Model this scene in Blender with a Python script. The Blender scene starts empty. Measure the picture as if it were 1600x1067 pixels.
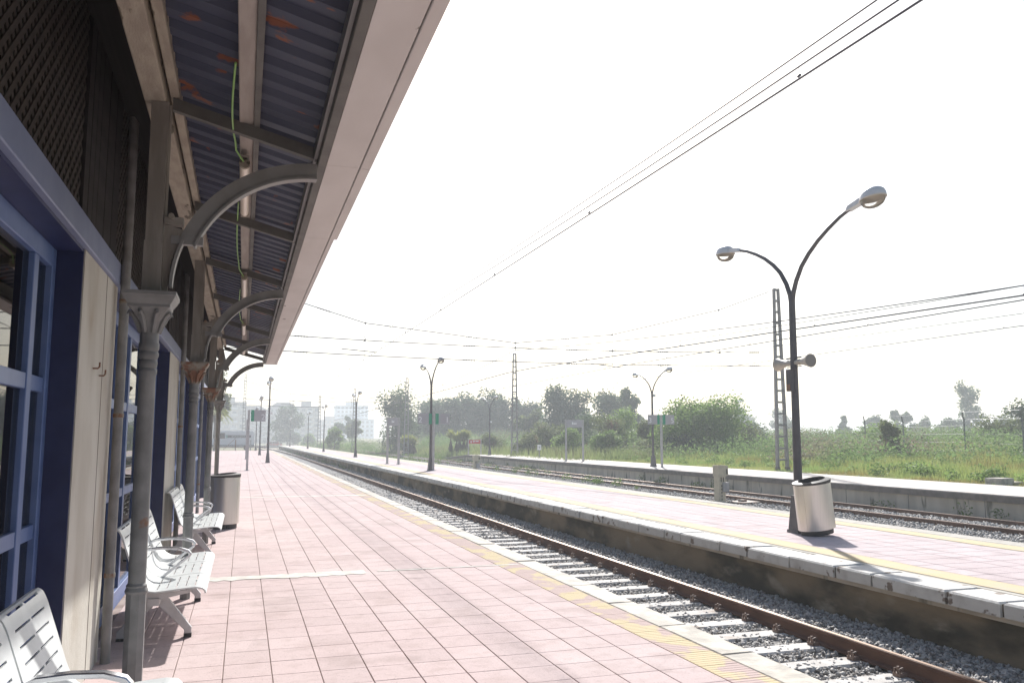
import bpy, bmesh, math, random
import numpy as np
from math import radians as R, sin, cos, pi

random.seed(7); RNG = np.random.default_rng(11)
sc = bpy.context.scene
COL = sc.collection
HAZE = 0.0016

# ------------------------------------------------------------------ camera, sky, sun, exposure
cam = bpy.data.cameras.new('camera'); camo = bpy.data.objects.new('camera', cam); COL.objects.link(camo)
cam.sensor_width = 36.0; cam.lens = 36.0 * 1290.0 / 1600.0
cam.clip_start = 0.05; cam.clip_end = 6000
camo.location = (0, 0, 1.6)
camo.rotation_euler = (R(90 + 6.654), 0, R(-17.92))
sc.camera = camo

SUN_AZ, SUN_EL = R(24.6), R(34.0)
world = bpy.data.worlds.new('World'); sc.world = world; world.use_nodes = True
wn = world.node_tree.nodes; wl = world.node_tree.links
bg = wn['Background']
sky = wn.new('ShaderNodeTexSky'); sky.sky_type = 'NISHITA'; sky.sun_disc = False
sky.sun_elevation = SUN_EL; sky.sun_rotation = SUN_AZ
sky.altitude = 0; sky.air_density = 1.0; sky.dust_density = 1.8; sky.ozone_density = 1.0
wl.new(sky.outputs[0], bg.inputs[0]); bg.inputs[1].default_value = 0.070

sl = bpy.data.lights.new('sun', 'SUN'); sl.energy = 3.8; sl.angle = R(1.0); sl.color = (1.0, 0.975, 0.945)
so = bpy.data.objects.new('sun', sl); COL.objects.link(so)
so.rotation_euler = (R(90) - SUN_EL, 0, pi - SUN_AZ)
so.location = (20, 40, 40)

sc.view_settings.view_transform = 'Standard'; sc.view_settings.look = 'None'
sc.view_settings.exposure = 0.92; sc.view_settings.gamma = 1.0
sc.view_settings.use_curve_mapping = False
sc.render.engine = 'CYCLES'
sc.cycles.use_denoising = True
sc.cycles.max_bounces = 8; sc.cycles.transparent_max_bounces = 16; sc.cycles.volume_bounces = 1
sc.cycles.volume_max_steps = 64

# ------------------------------------------------------------------ helpers: materials
MATS = {}
def mat(name, c1, c2=None, scale=4.0, rough=0.7, metal=0.0, bump=0.0, bscale=None, stretch=(1, 1, 1), lo=0.35, hi=0.65,
        rnd=0.0, c3=None, scale3=1.2, lo3=0.55, hi3=0.7, spec=0.5, world_co=True, trans=0.0, detail=6.0):
    m = bpy.data.materials.new(name); m.use_nodes = True
    n = m.node_tree.nodes; l = m.node_tree.links; b = n['Principled BSDF']
    b.inputs['Roughness'].default_value = rough; b.inputs['Metallic'].default_value = metal
    b.inputs['Specular IOR Level'].default_value = spec
    if world_co: co = n.new('ShaderNodeNewGeometry').outputs['Position']
    else: co = n.new('ShaderNodeTexCoord').outputs['Object']
    mp = n.new('ShaderNodeMapping'); mp.inputs['Scale'].default_value = stretch; l.new(co, mp.inputs[0])
    col = None
    def ramp(noise_scale, a, z, det=detail):
        t = n.new('ShaderNodeTexNoise'); t.inputs['Scale'].default_value = noise_scale; t.inputs['Detail'].default_value = det
        l.new(mp.outputs[0], t.inputs[0])
        r = n.new('ShaderNodeMapRange'); r.inputs[1].default_value = a; r.inputs[2].default_value = z
        r.interpolation_type = 'SMOOTHSTEP'
        l.new(t.outputs[0], r.inputs[0]); return r.outputs[0], t.outputs[0]
    def mix(f, a, bb):
        x = n.new('ShaderNodeMix'); x.data_type = 'RGBA'
        if f is not None: l.new(f, x.inputs[0])
        for s, v in ((x.inputs[6], a), (x.inputs[7], bb)):
            if isinstance(v, tuple): s.default_value = (*v, 1)
            else: l.new(v, s)
        return x.outputs[2]
    if c2 is not None:
        f, raw = ramp(scale, lo, hi); col = mix(f, c1, c2)
    if c3 is not None:
        f3, _ = ramp(scale3, lo3, hi3); col = mix(f3, col if col is not None else c1, c3)
    if rnd > 0:
        oi = n.new('ShaderNodeObjectInfo'); mr = n.new('ShaderNodeMapRange')
        mr.inputs[3].default_value = 1 - rnd; mr.inputs[4].default_value = 1 + rnd
        l.new(oi.outputs['Random'], mr.inputs[0])
        vm = n.new('ShaderNodeVectorMath'); vm.operation = 'SCALE'
        if col is None:
            vm.inputs[0].default_value = c1
        else: l.new(col, vm.inputs[0])
        l.new(mr.outputs[0], vm.inputs[3]); col = vm.outputs[0]
    if col is None: b.inputs['Base Color'].default_value = (*c1, 1)
    else: l.new(col, b.inputs['Base Color'])
    if bump > 0:
        t = n.new('ShaderNodeTexNoise'); t.inputs['Scale'].default_value = bscale or scale * 6; t.inputs['Detail'].default_value = 4
        l.new(mp.outputs[0], t.inputs[0])
        bu = n.new('ShaderNodeBump'); bu.inputs['Strength'].default_value = bump; bu.inputs['Distance'].default_value = 0.01
        l.new(t.outputs[0], bu.inputs['Height']); l.new(bu.outputs[0], b.inputs['Normal'])
    if trans > 0:
        tr = n.new('ShaderNodeBsdfTranslucent'); ms = n.new('ShaderNodeMixShader'); ms.inputs[0].default_value = trans
        if col is not None: l.new(col, tr.inputs[0])
        else: tr.inputs[0].default_value = (*c1, 1)
        l.new(b.outputs[0], ms.inputs[1]); l.new(tr.outputs[0], ms.inputs[2])
        l.new(ms.outputs[0], n['Material Output'].inputs[0])
    m['c'] = 1; MATS[name] = m
    return m

def glass_mat(name, tint, gl=0.05):
    m = bpy.data.materials.new(name); m.use_nodes = True
    n = m.node_tree.nodes; l = m.node_tree.links; n.remove(n['Principled BSDF'])
    t = n.new('ShaderNodeBsdfTransparent'); t.inputs[0].default_value = (*tint, 1)
    g = n.new('ShaderNodeBsdfGlossy'); g.inputs['Roughness'].default_value = gl
    f = n.new('ShaderNodeFresnel'); f.inputs[0].default_value = 1.5
    ms = n.new('ShaderNodeMixShader'); l.new(f.outputs[0], ms.inputs[0]); l.new(t.outputs[0], ms.inputs[1]); l.new(g.outputs[0], ms.inputs[2])
    l.new(ms.outputs[0], n['Material Output'].inputs[0]); MATS[name] = m
    return m

def tile_mat(name, base, var, ox, oy, sx, sy, dirt=(0.40, 0.305, 0.28), light=(0.67, 0.57, 0.545)):
    """paving: colour changes from tile to tile (cells of the real grid) plus wear"""
    m = bpy.data.materials.new(name); m.use_nodes = True
    n = m.node_tree.nodes; l = m.node_tree.links; b = n['Principled BSDF']
    b.inputs['Roughness'].default_value = 0.92; b.inputs['Specular IOR Level'].default_value = 0.2
    g = n.new('ShaderNodeNewGeometry')
    v1 = n.new('ShaderNodeVectorMath'); v1.operation = 'SUBTRACT'; v1.inputs[1].default_value = (ox, oy, 0); l.new(g.outputs['Position'], v1.inputs[0])
    v2 = n.new('ShaderNodeVectorMath'); v2.operation = 'DIVIDE'; v2.inputs[1].default_value = (sx, sy, 1000); l.new(v1.outputs[0], v2.inputs[0])
    v3 = n.new('ShaderNodeVectorMath'); v3.operation = 'FLOOR'; l.new(v2.outputs[0], v3.inputs[0])
    wnz = n.new('ShaderNodeTexWhiteNoise'); wnz.noise_dimensions = '3D'; l.new(v3.outputs[0], wnz.inputs[0])
    mr = n.new('ShaderNodeMapRange'); mr.inputs[3].default_value = 1 - var; mr.inputs[4].default_value = 1 + var; l.new(wnz.outputs[0], mr.inputs[0])
    def noise(s, a, z, d=6):
        t = n.new('ShaderNodeTexNoise'); t.inputs['Scale'].default_value = s; t.inputs['Detail'].default_value = d; l.new(g.outputs['Position'], t.inputs[0])
        r = n.new('ShaderNodeMapRange'); r.inputs[1].default_value = a; r.inputs[2].default_value = z; l.new(t.outputs[0], r.inputs[0]); return r.outputs[0]
    def mix(f, a, c):
        x = n.new('ShaderNodeMix'); x.data_type = 'RGBA'; l.new(f, x.inputs[0])
        if isinstance(a, tuple): x.inputs[6].default_value = (*a, 1)
        else: l.new(a, x.inputs[6])
        x.inputs[7].default_value = (*c, 1); return x.outputs[2]
    def scl(s, k):
        q = n.new('ShaderNodeMath'); q.operation = 'MULTIPLY'; l.new(s, q.inputs[0]); q.inputs[1].default_value = k; return q.outputs[0]
    c = mix(scl(noise(0.55, 0.45, 0.75), 0.55), base, light)
    c = mix(scl(noise(9.0, 0.5, 0.72, 8), 0.35), c, dirt)
    c = mix(scl(noise(1.7, 0.54, 0.72, 8), 0.6), c, dirt)
    c = mix(scl(noise(0.9, 0.60, 0.66, 9), 0.35), c, (dirt[0] * .8, dirt[1] * .8, dirt[2] * .8))
    c = mix(scl(noise(70, 0.62, 0.7, 2), 0.5), c, (0.12, 0.10, 0.09))
    vm = n.new('ShaderNodeVectorMath'); vm.operation = 'SCALE'; l.new(c, vm.inputs[0]); l.new(mr.outputs[0], vm.inputs[3])
    l.new(vm.outputs[0], b.inputs['Base Color'])
    t = n.new('ShaderNodeTexNoise'); t.inputs['Scale'].default_value = 45; t.inputs['Detail'].default_value = 5; l.new(g.outputs['Position'], t.inputs[0])
    bu = n.new('ShaderNodeBump'); bu.inputs['Strength'].default_value = 0.35; bu.inputs['Distance'].default_value = 0.006; l.new(t.outputs[0], bu.inputs['Height']); l.new(bu.outputs[0], b.inputs['Normal'])
    MATS[name] = m; return m

# ------------------------------------------------------------------ helpers: meshes
class MB:
    def __init__(s): s.v = []; s.f = []
    def add(s, v, f):
        o = len(s.v); s.v += [tuple(p) for p in v]; s.f += [tuple(i + o for i in q) for q in f]; return s
    def box(s, x0, x1, y0, y1, z0, z1):
        return s.add([(x0,y0,z0),(x1,y0,z0),(x1,y1,z0),(x0,y1,z0),(x0,y0,z1),(x1,y0,z1),(x1,y1,z1),(x0,y1,z1)],
                     [(0,3,2,1),(4,5,6,7),(0,1,5,4),(1,2,6,5),(2,3,7,6),(3,0,4,7)])
    def frus(s, cx, cy, z0, z1, a0, b0, a1, b1):
        return s.add([(cx-a0,cy-b0,z0),(cx+a0,cy-b0,z0),(cx+a0,cy+b0,z0),(cx-a0,cy+b0,z0),(cx-a1,cy-b1,z1),(cx+a1,cy-b1,z1),(cx+a1,cy+b1,z1),(cx-a1,cy+b1,z1)],
                     [(0,3,2,1),(4,5,6,7),(0,1,5,4),(1,2,6,5),(2,3,7,6),(3,0,4,7)])
    def tile(s, x0, x1, y0, y1, z0, z1, c):
        return s.add([(x0,y0,z0),(x1,y0,z0),(x1,y1,z0),(x0,y1,z0),(x0,y0,z1-c),(x1,y0,z1-c),(x1,y1,z1-c),(x0,y1,z1-c),
                      (x0+c,y0+c,z1),(x1-c,y0+c,z1),(x1-c,y1-c,z1),(x0+c,y1-c,z1)],
                     [(0,1,5,4),(1,2,6,5),(2,3,7,6),(3,0,4,7),(4,5,9,8),(5,6,10,9),(6,7,11,10),(7,4,8,11),(8,9,10,11)])
    def tube(s, pts, rad, n=8, cap=True):
        P = [np.array(p, float) for p in pts]; m = len(P)
        if not hasattr(rad, '__len__'): rad = [rad] * m
        vs = []; prev = None
        for i in range(m):
            t = P[min(i+1, m-1)] - P[max(i-1, 0)]; t /= (np.linalg.norm(t) + 1e-12)
            if prev is None:
                a = np.array((0, 0, 1.)) if abs(t[2]) < 0.9 else np.array((1., 0, 0))
                u = np.cross(t, a)
            else: u = prev - t * np.dot(prev, t)
            u /= (np.linalg.norm(u) + 1e-12); prev = u; w = np.cross(t, u)
            for k in range(n):
                a = 2 * pi * k / n; vs.append(P[i] + rad[i] * (cos(a) * u + sin(a) * w))
        fs = [(i*n+k, i*n+(k+1) % n, (i+1)*n+(k+1) % n, (i+1)*n+k) for i in range(m-1) for k in range(n)]
        if cap: fs += [tuple(range(n-1, -1, -1)), tuple((m-1)*n+k for k in range(n))]
        return s.add(vs, fs)
    def lathe(s, prof, n=24, cx=0, cy=0, ex=1.0, ey=1.0, rot=0):
        m = len(prof); vs = []
        for r, z in prof:
            for k in range(n):
                a = 2 * pi * k / n + rot; vs.append((cx + ex * r * cos(a), cy + ey * r * sin(a), z))
        fs = [(i*n+k, i*n+(k+1) % n, (i+1)*n+(k+1) % n, (i+1)*n+k) for i in range(m-1) for k in range(n)]
        fs += [tuple(range(n-1, -1, -1)), tuple((m-1)*n+k for k in range(n))]
        return s.add(vs, fs)
    def prism(s, poly, axis, a, b):
        n = len(poly)
        def pt(p, t):
            return {'x': (t, p[0], p[1]), 'y': (p[0], t, p[1]), 'z': (p[0], p[1], t)}[axis]
        vs = [pt(p, a) for p in poly] + [pt(p, b) for p in poly]
        fs = [(i, (i+1) % n, n+(i+1) % n, n+i) for i in range(n)] + [tuple(range(n-1, -1, -1)), tuple(range(n, 2*n))]
        return s.add(vs, fs)
    def mesh(s, name, m, smooth=False):
        me = bpy.data.meshes.new(name); me.from_pydata(s.v, [], s.f)
        bm = bmesh.new(); bm.from_mesh(me); bmesh.ops.recalc_face_normals(bm, faces=bm.faces[:]); bm.to_mesh(me); bm.free()
        if smooth:
            me.polygons.foreach_set('use_smooth', [True] * len(me.polygons))
        me.materials.append(MATS[m] if isinstance(m, str) else m); return me
    def build(s, name, m, parent=None, loc=(0, 0, 0), rot=(0, 0, 0), smooth=False):
        return obj(name, s.mesh(name, m, smooth), parent, loc, rot)

def obj(name, me, parent=None, loc=(0, 0, 0), rot=(0, 0, 0)):
    o = bpy.data.objects.new(name, me); COL.objects.link(o); o.location = loc; o.rotation_euler = rot
    if parent is not None: o.parent = parent
    return o
def autosmooth(o, ang=35):
    bm = bmesh.new(); bm.from_mesh(o.data)
    for f in bm.faces: f.smooth = True
    for e in bm.edges:
        if len(e.link_faces) == 2 and e.calc_face_angle(0) > R(ang): e.smooth = False
    bm.to_mesh(o.data); bm.free(); return o
def bevel(o, w=0.004, seg=1):
    md = o.modifiers.new('bevel', 'BEVEL'); md.width = w; md.segments = seg; md.limit_method = 'ANGLE'; md.angle_limit = R(40); return o
def tag(o, label=None, cat=None, group=None, kind=None):
    if label: o['label'] = label
    if cat: o['category'] = cat
    if group: o['group'] = group
    if kind: o['kind'] = kind
    return o
def thing(name, label, cat, loc=(0, 0, 0), rz=0, group=None):
    o = bpy.data.objects.new(name, None); COL.objects.link(o); o.location = loc; o.rotation_euler = (0, 0, rz)
    o.empty_display_size = 0.2
    return tag(o, label, cat, group)
def fast_mesh(name, V, F, m, smooth=False):
    """numpy vertices, numpy faces (n,3) or (n,4)"""
    me = bpy.data.meshes.new(name); k = F.shape[1]
    me.vertices.add(len(V)); me.vertices.foreach_set('co', np.ascontiguousarray(V, dtype=np.float32).ravel())
    me.loops.add(F.size); me.loops.foreach_set('vertex_index', np.ascontiguousarray(F, dtype=np.int32).ravel())
    me.polygons.add(len(F)); me.polygons.foreach_set('loop_start', np.arange(0, F.size, k, dtype=np.int32))
    try: me.polygons.foreach_set('loop_total', np.full(len(F), k, dtype=np.int32))
    except Exception: pass
    me.update(calc_edges=True)
    me.materials.append(MATS[m] if isinstance(m, str) else m)
    return me
def text(s, size, m, parent, loc, rot, name='lettering', sx=1.0, align='CENTER'):
    c = bpy.data.curves.new('t', 'FONT'); c.body = s; c.size = size; c.align_x = align; c.align_y = 'CENTER'; c.extrude = 0.002
    o = bpy.data.objects.new('t', c); COL.objects.link(o)
    bpy.context.view_layer.update()
    me = bpy.data.meshes.new_from_object(o.evaluated_get(bpy.context.evaluated_depsgraph_get()))
    bpy.data.objects.remove(o); bpy.data.curves.remove(c)
    me.materials.clear(); me.materials.append(MATS[m]); me.name = name
    q = obj(name, me, parent, loc, rot); q.scale = (sx, 1, 1); return q

# ------------------------------------------------------------------ materials
tile_mat('pink_tile', (0.575, 0.455, 0.44), 0.045, 0.244 - 0.32*4, 4.285, 0.32, 0.355)
tile_mat('island_tile', (0.60, 0.505, 0.50), 0.04, 8.13, 6.2, 0.345, 0.40, dirt=(0.42, 0.34, 0.335), light=(0.66, 0.58, 0.575))
mat('joint', (0.27, 0.21, 0.19), (0.40, 0.33, 0.30), 3, 0.95, spec=0.1)
mat('joint_dark', (0.075, 0.062, 0.05), (0.11, 0.09, 0.07), 5, 0.95, spec=0.1)
mat('strip_cement', (0.72, 0.70, 0.64), (0.60, 0.57, 0.51), 6, 0.9, bump=0.4, spec=0.2)
mat('cement', (0.56, 0.53, 0.47), (0.46, 0.43, 0.38), 5, 0.9, bump=0.4, spec=0.2)
mat('yellow_paint', (0.63, 0.52, 0.32), (0.54, 0.41, 0.375), 2.6, 0.85, lo=0.46, hi=0.52, bump=0.3, bscale=60, spec=0.2)
mat('yellow_line', (0.63, 0.51, 0.31), (0.60, 0.50, 0.38), 2.2, 0.85, lo=0.45, hi=0.75, spec=0.2)
mat('coping_near', (0.55, 0.50, 0.42), (0.36, 0.33, 0.28), 5, 0.8, bump=0.5, rnd=0.1, c3=(0.68, 0.62, 0.52), scale3=3)
mat('coping_white', (0.64, 0.615, 0.565), (0.47, 0.435, 0.385), 3.5, 0.75, bump=0.5, rnd=0.06, c3=(0.22, 0.17, 0.13), scale3=5.5, lo3=0.60, hi3=0.66, lo=0.45, hi=0.8)
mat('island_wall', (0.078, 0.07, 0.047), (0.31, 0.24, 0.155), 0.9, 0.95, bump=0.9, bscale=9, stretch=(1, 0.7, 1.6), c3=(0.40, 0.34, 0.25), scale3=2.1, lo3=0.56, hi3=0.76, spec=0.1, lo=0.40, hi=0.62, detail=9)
mat('concrete_wall', (0.60, 0.535, 0.435), (0.48, 0.425, 0.34), 2.2, 0.9, bump=0.5, stretch=(1, 1, 0.25), c3=(0.15, 0.14, 0.10), scale3=2.5, lo3=0.58, hi3=0.68)
mat('concrete_edge', (0.21, 0.18, 0.155), (0.15, 0.13, 0.11), 5, 0.9, bump=0.4)
mat('cream_paving', (0.66, 0.60, 0.54), (0.57, 0.51, 0.45), 2.5, 0.9, bump=0.3)
mat('ground', (0.10, 0.115, 0.04), (0.17, 0.16, 0.075), 0.35, 0.95, c3=(0.23, 0.19, 0.13), scale3=0.12, lo3=0.5, hi3=0.66, bump=0.5, bscale=4)
mat('ballast_bed', (0.19, 0.18, 0.17), (0.32, 0.305, 0.285), 22, 0.95, bump=1.0, bscale=26)
mat('stone', (0.37, 0.36, 0.345), (0.55, 0.525, 0.49), 12, 0.9, c3=(0.22, 0.20, 0.185), scale3=17, lo3=0.52, hi3=0.56, bump=0.4, bscale=80)
mat('sleeper', (0.68, 0.65, 0.61), (0.56, 0.53, 0.49), 7, 0.9, bump=0.4, rnd=0.12, c3=(0.40, 0.31, 0.24), scale3=2.6, lo3=0.55, hi3=0.75)
mat('rust_rail', (0.105, 0.045, 0.026), (0.165, 0.078, 0.044), 6, 0.75, bump=0.3, stretch=(1, 0.25, 1))
mat('rail_head', (0.42, 0.33, 0.27), (0.32, 0.22, 0.16), 5, 0.38, metal=0.8, stretch=(1, 0.1, 1))
mat('clip', (0.16, 0.10, 0.075), (0.24, 0.16, 0.12), 20, 0.7)
mat('cream_wall', (0.55, 0.53, 0.47), (0.47, 0.445, 0.385), 3, 0.9, bump=0.6, bscale=42, stretch=(1, 1, 0.42), c3=(0.37, 0.31, 0.235), scale3=2.2, lo3=0.52, hi3=0.80, spec=0.2)
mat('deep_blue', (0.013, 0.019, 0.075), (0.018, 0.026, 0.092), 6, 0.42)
mat('mid_blue', (0.085, 0.14, 0.31), (0.11, 0.17, 0.35), 7, 0.42)
mat('band_blue', (0.17, 0.205, 0.32), (0.20, 0.235, 0.35), 4, 0.5)
mat('lattice_wood', (0.055, 0.045, 0.038), (0.036, 0.03, 0.026), 8, 0.8)
mat('dark_wood', (0.024, 0.02, 0.02), (0.014, 0.012, 0.012), 3, 0.85, stretch=(4, 0.3, 4))
mat('post_wood', (0.25, 0.23, 0.20), (0.20, 0.18, 0.155), 6, 0.8, bump=0.3, stretch=(3, 3, .5))
mat('purlin_wood', (0.38, 0.335, 0.295), (0.32, 0.28, 0.245), 6, 0.8, bump=0.2, stretch=(3, .5, 3))
mat('peeling_beam', (0.36, 0.315, 0.245), (0.28, 0.24, 0.19), 6, 0.8, bump=0.4, stretch=(3, 0.8, 3), c3=(0.10, 0.085, 0.06), scale3=2.2, lo3=0.60, hi3=0.63)
mat('grey_iron', (0.225, 0.223, 0.215), (0.165, 0.163, 0.157), 7, 0.55, bump=0.25, c3=(0.20, 0.10, 0.055), scale3=4.5, lo3=0.70, hi3=0.76)
mat('rusty_iron', (0.24, 0.22, 0.18), (0.19, 0.09, 0.05), 8, 0.7, bump=0.5, lo=0.42, hi=0.56)
mat('grey_arch', (0.25, 0.245, 0.235), (0.205, 0.20, 0.19), 6, 0.55, bump=0.15)
mat('olive_beam', (0.135, 0.13, 0.115), (0.105, 0.10, 0.09), 5, 0.7, bump=0.2)
mat('roof_sheet', (0.038, 0.045, 0.080), (0.056, 0.064, 0.10), 2.5, 0.5, metal=0.1, c3=(0.22, 0.072, 0.035), scale3=6.5, lo3=0.63, hi3=0.68, stretch=(0.7, 1, 1))
mat('soffit', (0.62, 0.585, 0.55), (0.57, 0.535, 0.50), 3, 0.75, stretch=(1, 0.5, 1), c3=(0.24, 0.215, 0.19), scale3=7, lo3=0.69, hi3=0.71, bump=0.1)
mat('tube_plastic', (0.72, 0.64, 0.52), None, rough=0.3)
mat('green_cable', (0.22, 0.42, 0.10), None, rough=0.4)
mat('black_cable', (0.02, 0.02, 0.02), None, rough=0.5)
mat('bench_paint', (0.72, 0.74, 0.73), (0.66, 0.68, 0.67), 9, 0.32, spec=0.5)
mat('bench_frame', (0.55, 0.54, 0.54), (0.47, 0.46, 0.46), 9, 0.4, metal=0.3)
mat('chrome', (0.62, 0.62, 0.64), None, rough=0.22, metal=0.9)
mat('steel_bin', (0.74, 0.70, 0.635), (0.70, 0.66, 0.60), 9, 0.36, metal=0.7, stretch=(3, 3, 0.08), bump=0.05, bscale=60)
mat('bin_black', (0.03, 0.028, 0.027), None, rough=0.6)
mat('lamp_paint', (0.085, 0.08, 0.085), (0.105, 0.098, 0.10), 6, 0.55)
mat('lamp_head', (0.72, 0.72, 0.72), (0.66, 0.66, 0.66), 6, 0.45)
glass_mat('lamp_glass', (0.93, 0.93, 0.9))
mat('reflector', (0.72, 0.66, 0.58), None, rough=0.5, metal=0.1)
mat('speaker', (0.55, 0.50, 0.42), (0.48, 0.43, 0.36), 9, 0.5)
mat('speaker_mouth', (0.27, 0.25, 0.225), None, rough=0.7)
mat('mast_grey', (0.31, 0.295, 0.285), (0.25, 0.235, 0.225), 5, 0.7, metal=0.2, bump=0.2)
mat('wire', (0.10, 0.10, 0.115), None, rough=0.5, metal=0.3)
mat('insulator', (0.075, 0.065, 0.07), None, rough=0.35)
mat('sign_grey', (0.40, 0.385, 0.40), None, rough=0.5)
mat('sign_green', (0.02, 0.27, 0.15), None, rough=0.5)
mat('white_paint', (0.80, 0.80, 0.80), None, rough=0.5)
mat('post_grey', (0.45, 0.435, 0.43), (0.38, 0.37, 0.365), 6, 0.5, metal=0.2)
mat('sign_red', (0.50, 0.045, 0.06), None, rough=0.5)
mat('cabinet', (0.66, 0.57, 0.41), (0.58, 0.50, 0.36), 8, 0.7, bump=0.2)
mat('cabinet_dark', (0.10, 0.085, 0.06), None, rough=0.8)
mat('van_white', (0.80, 0.81, 0.83), (0.76, 0.77, 0.79), 3, 0.35)
mat('van_black', (0.018, 0.018, 0.022), None, rough=0.45)
mat('van_glass', (0.02, 0.025, 0.03), None, rough=0.1)
mat('brown_post', (0.30, 0.17, 0.10), (0.22, 0.12, 0.075), 8, 0.8)
mat('bark', (0.13, 0.105, 0.08), (0.20, 0.17, 0.135), 6, 0.9, bump=0.6)
mat('leaf_grey', (0.14, 0.195, 0.10), (0.10, 0.145, 0.08), 0.9, 0.6, trans=0.5, spec=0.08)
mat('leaf_dark', (0.085, 0.135, 0.075), (0.115, 0.165, 0.085), 0.8, 0.6, trans=0.5, spec=0.08)
mat('leaf_bright', (0.25, 0.36, 0.10), (0.17, 0.265, 0.07), 1.1, 0.5, trans=0.5, spec=0.08)
mat('leaf_olive', (0.185, 0.22, 0.085), (0.12, 0.15, 0.06), 1.0, 0.6, trans=0.5, spec=0.08, c3=(0.17, 0.10, 0.055), scale3=0.5, lo3=0.62, hi3=0.7)
mat('leaf_palm', (0.36, 0.38, 0.11), (0.25, 0.29, 0.085), 1.5, 0.5, trans=0.5, spec=0.08)
mat('dead_frond', (0.12, 0.09, 0.06), (0.075, 0.06, 0.045), 2.5, 0.9)
mat('grass_near', (0.38, 0.40, 0.13), (0.25, 0.36, 0.10), 0.28, 0.6, trans=0.5, spec=0.08, c3=(0.27, 0.23, 0.075), scale3=0.22, lo3=0.5, hi3=0.66)
mat('grass_far', (0.18, 0.24, 0.085), (0.24, 0.275, 0.10), 0.16, 0.65, trans=0.5, spec=0.08, c3=(0.12, 0.10, 0.07), scale3=0.1, lo3=0.54, hi3=0.66)
mat('scrub', (0.22, 0.33, 0.115), (0.15, 0.235, 0.08), 0.35, 0.6, trans=0.5, spec=0.08, c3=(0.23, 0.19, 0.13), scale3=0.13, lo3=0.52, hi3=0.66)
mat('weed', (0.14, 0.21, 0.05), (0.09, 0.15, 0.035), 2, 0.6, trans=0.5, spec=0.08)
mat('facade_grey', (0.36, 0.35, 0.36), (0.30, 0.29, 0.30), 0.2, 0.85, rnd=0.12)
mat('facade_cream', (0.50, 0.45, 0.38), (0.42, 0.38, 0.33), 0.2, 0.85, rnd=0.1)
mat('facade_blue', (0.42, 0.50, 0.58), (0.36, 0.45, 0.54), 0.2, 0.8)
mat('facade_brick', (0.30, 0.20, 0.17), (0.25, 0.165, 0.14), 0.3, 0.85)
mat('win_dark', (0.06, 0.075, 0.10), None, rough=0.25)
mat('roof_dark', (0.13, 0.12, 0.14), (0.17, 0.15, 0.16), 0.3, 0.9)
mat('balcony', (0.60, 0.60, 0.60), None, rough=0.7)
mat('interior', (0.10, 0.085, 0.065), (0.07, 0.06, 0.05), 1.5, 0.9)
mat('car_red', (0.45, 0.03, 0.025), None, rough=0.35)
mat('ochre_earth', (0.36, 0.29, 0.20), (0.28, 0.24, 0.15), 0.5, 0.95)
glass_mat('pane', (0.42, 0.45, 0.47), 0.02)

# ------------------------------------------------------------------ the ground
def gh(x, y):
    """terrain height"""
    x = np.asarray(x, float); y = np.asarray(y, float)
    t = np.clip((x - 20.6) / 3.9, 0, 1); z = -0.83 + 0.79 * t
    far = np.clip((x - 27) / 30, 0, 1); z = z + 0.75 * far * far * (3 - 2 * far)
    bank = np.clip((x - 11) / 10, 0, 1) * np.clip((y - 120) / 30, 0, 1); z = z + 0.5 * bank
    z = z + 0.72 * np.clip((3.4 - x) / 1.2, 0, 1) * np.clip((y - 104) / 6, 0, 1) * np.clip((420 - y) / 60, 0, 1)
    z = z + 0.10 * np.sin(x * 0.31 + 1.3) * np.sin(y * 0.23) * np.clip((x - 26) / 8, 0, 1)
    return z
xs = np.concatenate([[-1100, -600, -300, -120, -50, -20, -7, 0, 2.2, 3.4, 7, 12, 16, 19, 20.4], np.linspace(20.8, 60, 30), [66, 75, 90, 110, 140, 200, 300, 500, 800, 1100]])
ys = np.concatenate([[-300, -200, -100, -30, -8], np.linspace(0, 160, 54), [170, 185, 210, 260, 340, 500, 700, 900, 1300]])
GX, GY = np.meshgrid(xs, ys); V = np.stack([GX, GY, gh(GX, GY)], -1).reshape(-1, 3)
nx, ny = len(xs), len(ys); ii, jj = np.meshgrid(np.arange(nx - 1), np.arange(ny - 1)); a = (jj * nx + ii).ravel()
tag(obj('ground', fast_mesh('ground', V, np.stack([a, a + 1, a + nx + 1, a + nx], -1), 'ground')), kind='structure')

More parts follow.
